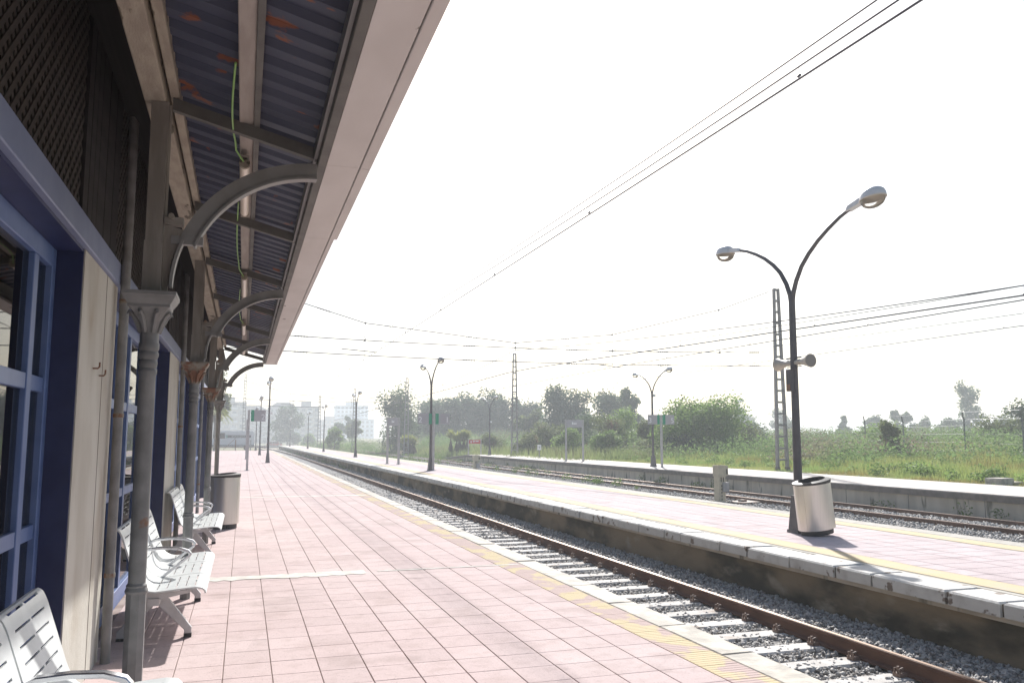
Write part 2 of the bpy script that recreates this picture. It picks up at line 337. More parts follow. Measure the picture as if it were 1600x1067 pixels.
# ------------------------------------------------------------------ near platform
XE, TX, TY, OX, OY = 3.72, 0.32, 0.355, 0.244 - 4 * 0.32, 4.285
Y_END = 112.0
core = MB().box(-7.5, 3.46, -8, Y_END, -1.0, -0.007)
plat = core.build('station_platform', 'joint'); tag(plat, kind='structure')
XT1 = OX + 13 * TX
me_tile = [MB().tile(0.0035, TX - 0.0035, 0.0015, TY - 0.0015, -0.02, z, 0.0025).mesh('tile', 'pink_tile') for z in (0.0, -0.0003, 0.0003, -0.0002)]
row0 = 0; n_ind = 23; rest = MB()
def cut(y0, y1, s0, s1):
    if y1 <= s0 or y0 >= s1: return (y0, y1)
    if y0 < s0: return (y0, s0)
    return (s1, y1)
for j in range(-34, int((Y_END - OY) / TY)):
    for i in range(13):
        x, y = OX + i * TX, OY + j * TY
        off = 0.0
        if 0 <= j < n_ind:
            t = obj('tile', me_tile[(i * 7 + j * 3 + (i * j) % 3) % 4], plat, (x, y, 0))
            t.rotation_euler = (random.gauss(0, .0006), random.gauss(0, .0008), random.gauss(0, .0012))
        else:
            rest.tile(x + .0035, x + TX - .0035, y + .0015, y + TY - .0015, -.02, random.uniform(-.0004, .0004), .0025)
    if OY + j * TY > 25.7:
        for i in range(-20, 0):
            x, y = OX + i * TX, OY + j * TY; rest.tile(x + .0035, x + TX - .0035, y + .0015, y + TY - .0015, -.02, random.uniform(-.0004, .0004), .0025)
rp = rest.build('paving_tiles', 'pink_tile', plat); tag(rp, kind='stuff')
# cement strips across the paving
for (yy, xa, xb, w, rs) in ((10.22, -0.95, 1.45, 0.14, 1), (10.24, 1.6, 3.4, 0.028, 2), (23.75, -0.95, 3.35, 0.13, 3), (44.5, -0.95, 3.35, 0.06, 4), (66.0, -0.95, 3.35, 0.06, 5)):
    rr = random.Random(rs); n = 30; vs = []
    for k in range(n + 1):
        x = xa + (xb - xa) * k / n
        vs += [(x, yy - w * (1 + rr.uniform(-.3, .3)) - 0.05 * (x - 1) * 0, 0.0046), (x, yy + w * (1 + rr.uniform(-.3, .3)), 0.0046)]
    MB().add(vs, [(2*k, 2*k+2, 2*k+3, 2*k+1) for k in range(n)]).build('cement_strip', 'strip_cement', plat)
# ribbed yellow warning tiles
me_rib = MB()
for r_ in range(7):
    y = .006 + r_ * .0495
    me_rib.tile(.004, .306, y, y + .041, -.02, .0014, .0016)
me_rib.box(.003, .307, .003, .352, -.02, .0)
me_rib = me_rib.mesh('warning_tile', 'yellow_paint'); rrest = MB()
for j in range(-34, int((Y_END - OY) / TY)):
    y = OY + j * TY
    if -2 <= j < 200: obj('warning_tile', me_rib, plat, (XT1, y, 0))
    else: rrest.box(XT1 + .004, XT1 + .31, y + .004, y + TY - .005, -.02, 0)
tag(rrest.build('warning_tiles', 'yellow_paint', plat), kind='stuff')
y = -8.0; k = 0
while y < Y_END:
    ln = random.uniform(0.85, 1.05)
    o = MB().tile(0, 0.276, 0, ln - .008, -.16, 0, .012).build('coping_slab', 'coping_near', plat, (3.444, y, random.uniform(-.004, .006)), (0, random.uniform(-.01, .01), random.uniform(-.003, .003)))
    y += ln
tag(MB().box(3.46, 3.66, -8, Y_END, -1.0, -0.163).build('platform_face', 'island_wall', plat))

# ------------------------------------------------------------------ island platform
XI0, XI1, YI = 7.13, 11.45, 183.0
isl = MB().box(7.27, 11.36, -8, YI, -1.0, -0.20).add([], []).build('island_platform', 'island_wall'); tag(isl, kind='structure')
MB().box(7.62, 11.05, -8, YI, -0.199, -0.007).build('bedding', 'joint', isl)
y = -8.0; lst = [1.02, .78, 1.2, .62, 1.05, .9, .72, 1.15, .66, .98]; k = 0
while y < YI:
    ln = lst[k % 10] * random.uniform(.93, 1.07); k += 1
    if y > 60: ln *= 2
    mb = MB().tile(0, 0.47, 0.018, ln - .022, -.145, 0, .02)
    o = mb.build('coping_stone', 'coping_white', isl, (XI0 + random.uniform(-.008, .012), y, random.uniform(-.008, .006)), (random.uniform(-.004, .004), random.uniform(-.008, .008), random.uniform(-.006, .006)))
    y += ln
MB().box(7.155, 7.59, -8, YI, -.144, -.022).build('mortar', 'joint_dark', isl)
MB().box(7.19, 7.27, -8, YI, -0.202, -0.147).build('corbel', 'concrete_wall', isl)
MB().box(11.06, XI1, -8, YI, -0.16, 0.0).build('far_coping', 'cement', isl)
ITX, ITY, IX0 = 0.345, 0.40, 8.13
me_it = [MB().tile(.004, ITX - .005, .004, ITY - .005, -.02, z, .003).mesh('tile', 'island_tile') for z in (0, -.001, .001)]
rest = MB(); ji0 = -36
for j in range(ji0, int((YI - 6.2) / ITY)):
    for i in range(7):
        x, y = IX0 + i * ITX, 6.2 + j * ITY
        if 0 <= j < 42: obj('tile', me_it[(i * 5 + j * 3) % 3], isl, (x, y, 0))
        else: rest.tile(x + .004, x + ITX - .005, y + .004, y + ITY - .005, -.02, 0, .003)
tag(rest.build('paving_tiles', 'island_tile', isl), kind='stuff')
def wavy_strip(xa, xb, y0, y1, z, m, name, par, seed, step=.5, amp=.012):
    rr = random.Random(seed); n = int((y1 - y0) / step); vs = []
    for k in range(n + 1):
        y = y0 + (y1 - y0) * k / n
        vs += [(xa + rr.uniform(-amp, amp), y, z), (xb + rr.uniform(-amp, amp), y, z)]
    return MB().add(vs, [(2*k, 2*k+1, 2*k+3, 2*k+2) for k in range(n)]).build(name, m, par)
MB().box(7.605, 8.125, -8, YI, -.02, -.002).build('edge_band', 'cement', isl)
wavy_strip(7.70, 8.10, -8, YI, .004, 'yellow_line', 'yellow_line', isl, 5)
MB().box(10.55, 11.055, -8, YI, -.02, -.002).build('edge_band', 'cement', isl)
wavy_strip(10.60, 10.98, -8, YI, .004, 'yellow_line', 'yellow_line', isl, 6)

# ------------------------------------------------------------------ third platform
P3A, P3B, Y3 = 20.35, 24.55, 77.0
p3 = MB().prism([(-8, -1), (Y3 + 9, -1), (Y3 + 9, -.62), (Y3, -.16), (-8, -.16)], 'x', P3A + .06, P3B).build('far_platform', 'concrete_wall'); tag(p3, kind='structure')
MB().prism([(-8, -.20), (Y3, -.20), (Y3 + 9, -.66), (Y3 + 9, -.50), (Y3, -.02), (-8, -.02)], 'x', P3A - .04, P3B - .021).build('edge_course', 'concrete_edge', p3)
MB().prism([(-8, -.019), (Y3, -.019), (Y3 + 9, -.499), (Y3 + 9, -.47), (Y3, 0.008), (-8, 0.008)], 'x', P3A, P3B - .05).build('paving', 'cream_paving', p3)
y = -7.3
while y < Y3:
    MB().box(P3A + .052, P3A + .07, y, y + .018, -.83, -.16).build('wall_joint', 'concrete_edge', p3); y += 2.9

# ------------------------------------------------------------------ tracks
ZR = -0.57
def bend(y): return -1.6 * max(0, (y - 95) / 90) ** 2
def rail_path(x, y0, y1, b=True):
    ys_ = [y0] + [v for v in range(int(y0) + 5, int(y1), 6)] + [y1]
    return [(x + (bend(v) if b else 0), v) for v in ys_]
def rail(x, y0, y1, par, b=True):
    prof = [(-.07, -.165), (.07, -.165), (.07, -.15), (.016, -.132), (.012, -.045), (.034, -.034), (.034, -.004), (.028, -.0005), (-.028, -.0005), (-.034, -.004), (-.034, -.034), (-.012, -.045), (-.016, -.132), (-.07, -.15)]
    P = rail_path(x, y0, y1, b); n = len(prof); vs = [(px + q[0], py, ZR + q[1]) for px, py in P for q in prof]
    fs = [(i*n+k, i*n+(k+1) % n, (i+1)*n+(k+1) % n, (i+1)*n+k) for i in range(len(P)-1) for k in range(n)] + [tuple(range(n)), tuple((len(P)-1)*n+k for k in range(n))]
    o = MB().add(vs, fs).build('rail', 'rust_rail', par)
    hv = [(px + q, py, ZR + .0035) for px, py in P for q in (-.024, .024)]
    MB().add(hv, [(2*i, 2*i+1, 2*i+3, 2*i+2) for i in range(len(P)-1)]).build('running_surface', 'rail_head', o)
    return o
tr1 = thing('railway_track', 'rusty rail track with white concrete sleepers between the two nearest platforms', 'railway track')
rail(6.37, -6, 260, tr1); rail(4.63, -6, 260, tr1)
me_sl = MB()
me_sl.add([(-1.3, -.15, -.2), (1.3, -.15, -.2), (1.3, .15, -.2), (-1.3, .15, -.2), (-1.3, -.122, 0), (1.3, -.122, 0), (1.3, .122, 0), (-1.3, .122, 0), (-1.3, -.14, -.03), (1.3, -.14, -.03), (1.3, .14, -.03), (-1.3, .14, -.03)],
          [(0, 1, 9, 8), (1, 2, 10, 9), (2, 3, 11, 10), (3, 0, 8, 11), (8, 9, 5, 4), (9, 10, 6, 5), (10, 11, 7, 6), (11, 8, 4, 7), (4, 5, 6, 7)])
me_sl = me_sl.mesh('sleeper', 'sleeper')
me_cl = MB().box(-.045, .045, -.05, .05, -.01, .03)
me_cl.tube([(-.03, -.035, .03), (-.035, -.035, .07), (.02, -.02, .075), (.03, .0, .06), (.02, .02, .075), (-.035, .035, .07), (-.03, .035, .03)], .011, 6)
me_cl.tube([(-.02, 0, .02), (-.02, 0, .095)], .013, 6)
me_cl = me_cl.mesh('rail_clip', 'clip')
SLP = 0.655; y = 2.3; k = 0
while y < 118:
    x = 5.5 + bend(y)
    obj('sleeper', me_sl, tr1, (x + random.uniform(-.01, .01), y, ZR - .165), (0, 0, random.uniform(-.006, .006)))
    if y < 45:
        obj('rail_clip', me_cl, tr1, (6.25, y, ZR - .16))
        obj('rail_clip', me_cl, tr1, (6.49, y, ZR - .16), (0, 0, pi))
    y += SLP
tr2 = thing('railway_track', 'rusty rail track in pale ballast beside the bare concrete platform', 'railway track')
rail(17.65, -6, 240, tr2); rail(19.32, -6, 240, tr2)
# ballast: a lumpy bed plus loose stones
def bed(name, xa, xb, y0, y1, z):
    xs_ = np.linspace(xa, xb, 14); ys_ = np.linspace(y0, y1, 160)
    A, B = np.meshgrid(xs_, ys_); Z = z(A, B) + RNG.normal(0, .012, A.shape)
    Vv = np.stack([A + np.vectorize(bend)(B), B, Z], -1).reshape(-1, 3); i, j = np.meshgrid(np.arange(13), np.arange(159)); q = (j * 14 + i).ravel()
    return tag(obj(name, fast_mesh(name, Vv, np.stack([q, q + 1, q + 15, q + 14], -1), 'ballast_bed')), kind='structure')
def z1(x, y): return np.where(x > 6.45, -.70 + .05 * np.clip((x - 6.5) / .4, 0, 1), -.772) - .0 * y
def z2(x, y): return -.70 - .05 * np.abs(x - 18.5) ** 1.0 * .6
bed('ballast_bed', 3.6, 7.26, -6, 260, z1)
bed('ballast_bed', 12.4, 20.40, -6, 240, lambda x, y: np.where(x < 16.6, -.80, z2(x, y)))
def stones(n, xa, xb, y0, y1, z, smin, smax, ypow=1.0):
    X = RNG.uniform(xa, xb, n); U = RNG.uniform(0, 1, n) ** ypow; Y = y0 + (y1 - y0) * U
    S = RNG.uniform(smin, smax, n)
    Zc = z(X, Y) + RNG.uniform(-.2, .45, n) * S
    cube = np.array([(-1,-1,-1),(1,-1,-1),(1,1,-1),(-1,1,-1),(-1,-1,1),(1,-1,1),(1,1,1),(-1,1,1)], float)
    P = cube[None] * RNG.uniform(.45, 1.0, (n, 8, 3)) * RNG.uniform(.6, 1.1, (n, 1, 3)) * (S * .5)[:, None, None]
    q = RNG.normal(0, 1, (n, 4)); q /= np.linalg.norm(q, axis=1)[:, None]; w, x, yq, zq = q.T
    M = np.stack([1-2*(yq*yq+zq*zq), 2*(x*yq-zq*w), 2*(x*zq+yq*w), 2*(x*yq+zq*w), 1-2*(x*x+zq*zq), 2*(yq*zq-x*w), 2*(x*zq-yq*w), 2*(yq*zq+x*w), 1-2*(x*x+yq*yq)], -1).reshape(n, 3, 3)
    P = np.einsum('nij,nkj->nki', M, P) + np.stack([X, Y, Zc], -1)[:, None]
    T = np.array([(0,2,1),(0,3,2),(4,5,6),(4,6,7),(0,1,5),(0,5,4),(1,2,6),(1,6,5),(2,3,7),(2,7,6),(3,0,4),(3,4,7)])
    F = (T[None] + (np.arange(n) * 8)[:, None, None]).reshape(-1, 3)
    return P.reshape(-1, 3), F
VV, FF, off = [], [], 0
for args in ((17000, 4.0, 6.33, 4.5, 19, z1, .03, .065, 1.3), (9000, 4.0, 6.33, 19, 60, z1, .05, .085, 1.5), (9500, 6.44, 7.25, 4.8, 20, z1, .03, .07, 1.3), (6500, 6.44, 7.25, 20, 70, z1, .05, .09, 1.5),
             (24000, 16.3, 20.38, 13, 60, z2, .06, .10, 1.4), (6000, 16.3, 20.38, 60, 110, z2, .10, .15, 1.2)):
    v, f = stones(*args); VV.append(v); FF.append(f + off); off += len(v)
tag(obj('ballast_stones', fast_mesh('ballast_stones', np.concatenate(VV), np.concatenate(FF), 'stone')), 'loose grey ballast stones heaped along the rails', 'ballast', kind='stuff')

# ------------------------------------------------------------------ station building
XW = -0.95; XF = -1.12
bld = thing('station_building', 'station building with cream piers, blue window frames and dark lattice', 'building', (0, 0, 0))
piers = [(-2.6, -1.2), (5.45, 6.85), (11.65, 13.3), (17.25, 18.75), (24.0, 25.6)]
openings = [(-1.2, 5.45), (6.85, 11.65), (13.3, 17.25), (18.75, 24.0)]
for (a, b) in piers:
    MB().box(XW - .40, XW, a + .022, b - .022, -.05, 2.735).build('wall_pier', 'cream_wall', bld)
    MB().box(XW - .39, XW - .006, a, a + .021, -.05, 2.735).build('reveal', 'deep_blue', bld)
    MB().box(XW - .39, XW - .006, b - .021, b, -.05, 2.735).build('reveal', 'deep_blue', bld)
    # dark boarding above the pier
    n = int((b - a) / .14)
    for k in range(n):
        y0 = a + (b - a) * k / n
        MB().box(XW - .06, XW - .03 + random.uniform(-.004, .004), y0 + .004, y0 + (b - a) / n - .004, 2.90, 4.24).build('board', 'dark_wood', bld)
me_jt = MB().box(XW - .002, XW + .0025, 6.32, 6.327, 0, 2.735).build('wall_seam', 'concrete_edge', bld)
for (hy, hz) in ((5.95, 2.05), (6.2, 2.02)):
    MB().tube([(XW - .01, hy, hz), (XW + .03, hy, hz), (XW + .04, hy, hz + .012), (XW + .04, hy, hz + .04)], .006, 6).build('hook', 'rusty_iron', bld)
bevel(MB().box(XW - .15, XW + .03, -2.6, 25.62, 2.737, 2.90).build('band', 'band_blue', bld), .006)
for (a, b) in openings:
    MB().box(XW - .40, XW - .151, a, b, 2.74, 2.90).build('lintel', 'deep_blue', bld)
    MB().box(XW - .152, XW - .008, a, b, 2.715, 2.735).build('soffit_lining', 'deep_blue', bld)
# lattice above the openings
def lattice(a, b):
    m = MB(); z0, z1, sp, w = 2.90, 4.24, .10, .017
    h = z1 - z0; n0 = int((a - h) / sp) - 1; n1 = int((b + h) / sp) + 1
    for s, xo in ((1, XW - .05), (-1, XW - .0545)):
        for k in range(n0, n1 + 1):
            y0 = k * sp; y1_ = y0 + s * h
            pa, pb = [y0, z0], [y1_, z1]
            lo, hi = a, b
            if (pa[0] < lo and pb[0] < lo) or (pa[0] > hi and pb[0] > hi): continue
            def cl(p, q):
                if p[0] < lo: t = (lo - p[0]) / (q[0] - p[0]); return [lo, p[1] + t * (q[1] - p[1])]
                if p[0] > hi: t = (hi - p[0]) / (q[0] - p[0]); return [hi, p[1] + t * (q[1] - p[1])]
                return p
            qa, qb = cl(pa, pb), cl(pb, pa)
            d = w * .7071
            m.prism([(qa[0] - d, qa[1] + s * d), (qa[0] + d, qa[1] - s * d), (qb[0] + d, qb[1] - s * d), (qb[0] - d, qb[1] + s * d)], 'x', xo - .002, xo + .0022)
    return tag(m.build('lattice', 'lattice_wood', bld), kind='stuff')
for (a, b) in openings: lattice(a, b)
# windows
def window(a, b):
    w = MB().box(XF - .05, XF + .02, b - .085, b, 0.0, 2.715)
    w.box(XF - .05, XF + .02, a, a + .085, 0.0, 2.715).box(XF - .05, XF + .02, a + .085, b - .085, 2.60, 2.715).box(XF - .05, XF + .02, a + .085, b - .085, 0.0, .16)
    w = bevel(w.build('window', 'mid_blue', bld), .004)
    ys_ = [b - .085]; cells = []; y = b - .085; wide = [.30, .98, .98, .30]; k = 0
    while True:
        c = wide[k % 4]; k += 1
        if y - c < a + .25: cells.append((a + .085, y)); break
        cells.append((y - c, y)); y -= c
        bevel(MB().box(XF - .045, XF + .014, y - .10, y, .16, 2.60).build('mullion', 'mid_blue', w), .004); y -= .10
    for (c0, c1) in cells:
        for (z0, z1) in ((1.035, 1.115), (1.86, 1.945)):
            bevel(MB().box(XF - .04, XF + .008, c0 + .001, c1 - .001, z0, z1).build('transom', 'mid_blue', w), .003)
        for (z0, z1) in ((.16, 1.035), (1.115, 1.86), (1.945, 2.60)):
            MB().box(XF - .022, XF - .016, c0, c1, z0, z1).build('pane', 'pane', w)
    g = MB(); h = 0.62; sp = .055
    for s in (1, -1):
        for q in range(int((a - h) / sp), int((b + h) / sp)):
            y0 = q * sp; y1_ = y0 + s * h
            t0, t1 = 0., 1.
            lo, hi = min(y0, y1_), max(y0, y1_)
            if lo < a + .1 or hi > b - .1: continue
            g.tube([(XF - .07, y0, 1.96), (XF - .07, y1_, 1.96 + h)], .005, 4)
    tag(g.build('grille', 'post_grey', w), kind='stuff')
for (a, b) in openings: window(a, b)
# rooms behind, roof, end wall
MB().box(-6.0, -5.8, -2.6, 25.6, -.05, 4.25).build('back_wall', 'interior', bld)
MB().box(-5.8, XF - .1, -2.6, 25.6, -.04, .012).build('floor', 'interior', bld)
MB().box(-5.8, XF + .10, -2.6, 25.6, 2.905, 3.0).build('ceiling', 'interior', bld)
MB().box(-5.8, XW - .41, -2.6, -2.4, -.05, 4.25).build('end_wall', 'cream_wall', bld)
MB().box(-5.8, XW - .41, 25.4, 25.59, -.05, 4.25).build('end_wall', 'cream_wall', bld)
MB().prism([(-6.4, 3.9), (-5.9, 4.26), (-1.03, 4.26), (-.56, 3.60), (-.50, 3.62), (-.98, 4.33), (-3.4, 5.2), (-6.4, 4.0)], 'y', -2.9, 25.9).build('roof', 'dark_wood', bld)
for (py) in (6.73, 13.15, 19.2):
    p = autosmooth(MB().tube([(-.885, py, 0), (-.885, py, 4.05)], .034, 14).build('downpipe', 'grey_iron', bld))
    for z in (.6, 1.75, 2.6): MB().tube([(-.885, py, z), (-.885, py, z + .03)], .038, 14).build('pipe_clip', 'rusty_iron', p)
# furniture seen faintly through the glass
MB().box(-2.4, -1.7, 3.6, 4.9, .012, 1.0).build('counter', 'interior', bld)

# ------------------------------------------------------------------ platform canopy
can = thing('platform_canopy', 'corrugated canopy on slim iron columns with arched brackets', 'canopy', (0, 0, 0))
XC = -0.50; C0, C1 = -2.6, 18.45
def zr(x): return 3.45 - .2637 * (x + .418)
colY = [0.45, 4.80, 9.12, 13.70, 18.15]
shaft = [(.058, .0), (.058, .03), (.052, .04)]
me_shaft = MB().lathe([(.051, 0), (.051, .80)], 8, rot=pi/8)
me_shaft.lathe([(.053, .80), (.057, .812), (.053, .825), (.050, .83), (.052, .84), (.0435, .852), (.0435, 1.4), (.0415, 1.93), (.047, 1.945), (.047, 1.96), (.0415, 1.97), (.047, 1.99), (.047, 2.005), (.0415, 2.015), (.051, 2.035), (.051, 2.05), (.046, 2.06), (.052, 2.08), (.052, 2.10), (.047, 2.11), (.049, 2.15)], 28)
me_cap = MB()
prev = None; N = 28
def sq(a, t):   # blend circle -> square outline
    c, s = cos(a), sin(a); m_ = max(abs(c), abs(s)); return c * (1 - t) + c / m_ * t, s * (1 - t) + s / m_ * t
prof = [(.046, 2.151, 0), (.05, 2.18, .05), (.062, 2.22, .2), (.082, 2.26, .6), (.098, 2.285, .9), (.104, 2.29, 1), (.104, 2.305, 1), (.108, 2.31, 1), (.124, 2.335, 1), (.130, 2.35, 1), (.134, 2.352, 1), (.134, 2.372, 1)]
vs = [(r * sq(2*pi*k/N + pi/4, t)[0], r * sq(2*pi*k/N + pi/4, t)[1], z) for r, z, t in prof for k in range(N)]
fs = [(i*N+k, i*N+(k+1) % N, (i+1)*N+(k+1) % N, (i+1)*N+k) for i in range(len(prof)-1) for k in range(N)] + [tuple((len(prof)-1)*N+k for k in range(N))]
me_cap.add(vs, fs)
for k in range(8):    # leaf ornaments curling from the bell
    a = k * pi / 4 + pi/8
    c, s = cos(a), sin(a); P = [(.05*c, .05*s, 2.16), (.066*c, .066*s, 2.21), (.088*c, .088*s, 2.25), (.112*c, .112*s, 2.27), (.116*c, .116*s, 2.255)]
    me_cap.tube(P, [.010, .014, .013, .010, .006], 6)
me_shaft = me_shaft.mesh('column', 'grey_iron'); me_cap = me_cap.mesh('capital', 'rusty_iron'); me_cap0 = me_cap.copy(); me_cap0.materials[0] = MATS['grey_iron']
# bracket: a quarter arch with a rib and a flange
def arch(ri, ro, w, a0=0.02, a1=pi/2, cx=.354, cz=2.40, n=22):
    P = []
    for k in range(n + 1):
        a = a0 + (a1 - a0) * k / n; P.append((a,))
    vs = []
    for (a,) in P:
        for r, yy in ((ri, -w), (ri, w), (ro, w), (ro, -w)):
            vs.append((cx - r * cos(a), yy, cz + r * sin(a)))
    fs = [(i*4+k, i*4+(k+1) % 4, (i+1)*4+(k+1) % 4, (i+1)*4+k) for i in range(n) for k in range(4)] + [(3, 2, 1, 0), tuple(n*4+k for k in range(4))]
    return vs, fs
ma = MB(); ma.add(*arch(.692, .782, .016, .37)); ma.add(*arch(.686, .699, .034, .36)); ma.add(*arch(.752, .768, .036, .02, .372)); ma.box(-.415, -.25, -.022, .022, 2.655, 2.70)
me_arch = ma.mesh('arch_bracket', 'grey_arch')
mp_ = MB()
mp_.frus(-.50, 0, 2.374, 2.66, .047, .052, .047, .046).frus(-.50, 0, 2.6605, 3.444, .042, .042, .045, .044)
mp_.prism([(-.452, 2.376), (-.424, 2.376), (-.41, 2.56), (-.375, 2.66), (-.345, 2.735), (-.452, 2.76)], 'y', -.012, .012)
mp_.box(-.452, -.355, -.034, .034, 2.7605, 2.80)
mp_.tube([(-.452, 0, 2.79), (-.452, 0, 3.44)], .012, 6)
me_post = mp_.mesh('post', 'post_wood')
for i, yc in enumerate(colY):
    c = autosmooth(obj('column', me_shaft if i == 0 else me_shaft, can, (XC, yc, 0))) if i == 0 else obj('column', me_shaft, can, (XC, yc, 0))
    cp = obj('capital', me_cap0 if i in (1, 4) else me_cap, c, (0, 0, 0))
    if i == 0: autosmooth(cp)
    obj('post', me_post, can, (0.0, yc, 0))
    obj('arch_bracket', me_arch, can, (0, yc, 0))
    MB().tube([(-.415, yc - .06, 2.80), (-.415, yc + .06, 2.80)], .016, 8).build('bolt', 'rusty_iron', can)
    if i < 4: ys_ = (yc + .02, (yc + colY[i+1]) / 2)
    else: ys_ = (yc + .02,)
    for yr in ys_:
        x0, x1 = -.44, .40
        MB().prism([(x0, zr(x0) - .035), (x1, zr(x1) - .035), (x1, zr(x1) + .035), (x0, zr(x0) + .035)], 'y', yr - .022, yr + .022).build('rafter', 'olive_beam', can)
for a, b in zip([C0] + colY, colY + [C1]):
    bevel(MB().box(-.585, -.47, a + .001, b - .001, 3.445, 3.565).build('beam', 'peeling_beam', can), .006)
    bevel(MB().box(-.455, -.405, a + .001, b - .001, 3.49, 3.575).build('wall_plate', 'peeling_beam', can), .005)
    bevel(MB().box(-.085, -.005, a + .001, b - .001, zr(-.045) + .036, zr(-.045) + .090).build('purlin', 'purlin_wood', can), .004)
MB().box(-.004, .028, C0, C1, zr(.03) + .04, zr(.03) + .085).build('purlin_rail', 'olive_beam', can)
# corrugated sheets, ribs running out from the wall
pitch, hh = .19, .034
def sheet(y0, n):
    pr = []
    for k in range(n):
        b = y0 + k * pitch
        pr += [(b, 0), (b + .085, 0), (b + .105, hh), (b + .165, hh)]
        if k == n - 1: pr.append((b + pitch, 0))
    xs_ = [-.53, .0, .44]; vs = []
    for x in xs_:
        for (y, z) in pr: vs.append((x, y, zr(x) + .096 + z))
    m = len(pr)
    o = MB().add(vs, [(i*m+k, i*m+k+1, (i+1)*m+k+1, (i+1)*m+k) for i in range(2) for k in range(m-1)]).build('roof_sheet', 'roof_sheet', can)
    md = o.modifiers.new('solid', 'SOLIDIFY'); md.thickness = .003; md.offset = 1; return o
y = C0
while y < C1 - .5: sheet(y, 5); y += 5 * pitch - .0005
# outer beam, soffit, fascia
bevel(MB().box(.355, .405, C0, C1, 3.17, 3.30).build('edge_beam', 'olive_beam', can), .004)
MB().box(.335, .354, C0, C1, 3.215, 3.29).build('edge_angle', 'grey_arch', can)
edges = [-2.6, -.15, 2.3, 4.75, 6.58, 9.0, 11.4, 13.85, 16.2, 18.45]
for k, (a, b) in enumerate(zip(edges, edges[1:])):
    wx = .658 if b <= 6.6 else .636
    s = MB().box(.406, .592, a + .002, b - .002, 3.172, 3.182).build('soffit_panel', 'soffit', can)
    f = MB().box(.598, wx, a + .002, b - .002, 3.168, 3.36); f.box(.406, .598, a + .002, b - .002, 3.34, 3.358)
    bevel(f.build('fascia', 'soffit', can), .004)
MB().box(.406, .65, C1 - .0, C1 + .012, 3.165, 3.36).build('end_board', 'soffit', can)

# ------------------------------------------------------------------ tube lights and cables under the canopy
def tube_light(y0, lab):
    t = thing('tube_light', lab, 'lamp', (-.052, y0, 3.315), 0, 'tube lights under the canopy')
    MB().box(-.028, .028, 0, 1.22, .008, .036).build('housing', 'purlin_wood', t)
    autosmooth(MB().tube([(0, .0, -.015), (0, .03, -.015)], .034, 14).build('end_cap', 'peeling_beam', t))
    autosmooth(MB().tube([(0, 1.19, -.015), (0, 1.22, -.015)], .034, 14).build('end_cap', 'peeling_beam', t))
    autosmooth(MB().tube([(0, .03, -.015), (0, 1.19, -.015)], .031, 16).build('diffuser', 'tube_plastic', t))
for y0, lab in ((5.25, 'cream tube light nearest, fixed under the canopy purlin'), (9.1, 'second cream tube light along the canopy purlin'), (12.95, 'third cream tube light along the canopy purlin'), (16.3, 'last cream tube light before the canopy end')):
    tube_light(y0, lab)
def cable(y0, y1, m, lab, sag=.03, x=-.098):
    P = [(x - sag * sin(pi * t) * .6, y0 + (y1 - y0) * t, 3.375 - sag * sin(pi * t) - (.06 * max(0, t - .85) / .15 if True else 0)) for t in np.linspace(0, 1, 14)]
    P[-1] = (-.06, y1, 3.305)
    tag(autosmooth(MB().tube(P, .0055, 6).build('cable', m)), lab, 'cable', 'cables between the tube lights')
cable(3.98, 5.24, 'green_cable', 'slack green cable beside the purlin before the first tube light', .035)
cable(6.45, 9.09, 'green_cable', 'green cable between the first and second tube lights', .03)
cable(10.32, 12.94, 'green_cable', 'green cable between the second and third tube lights', .03)

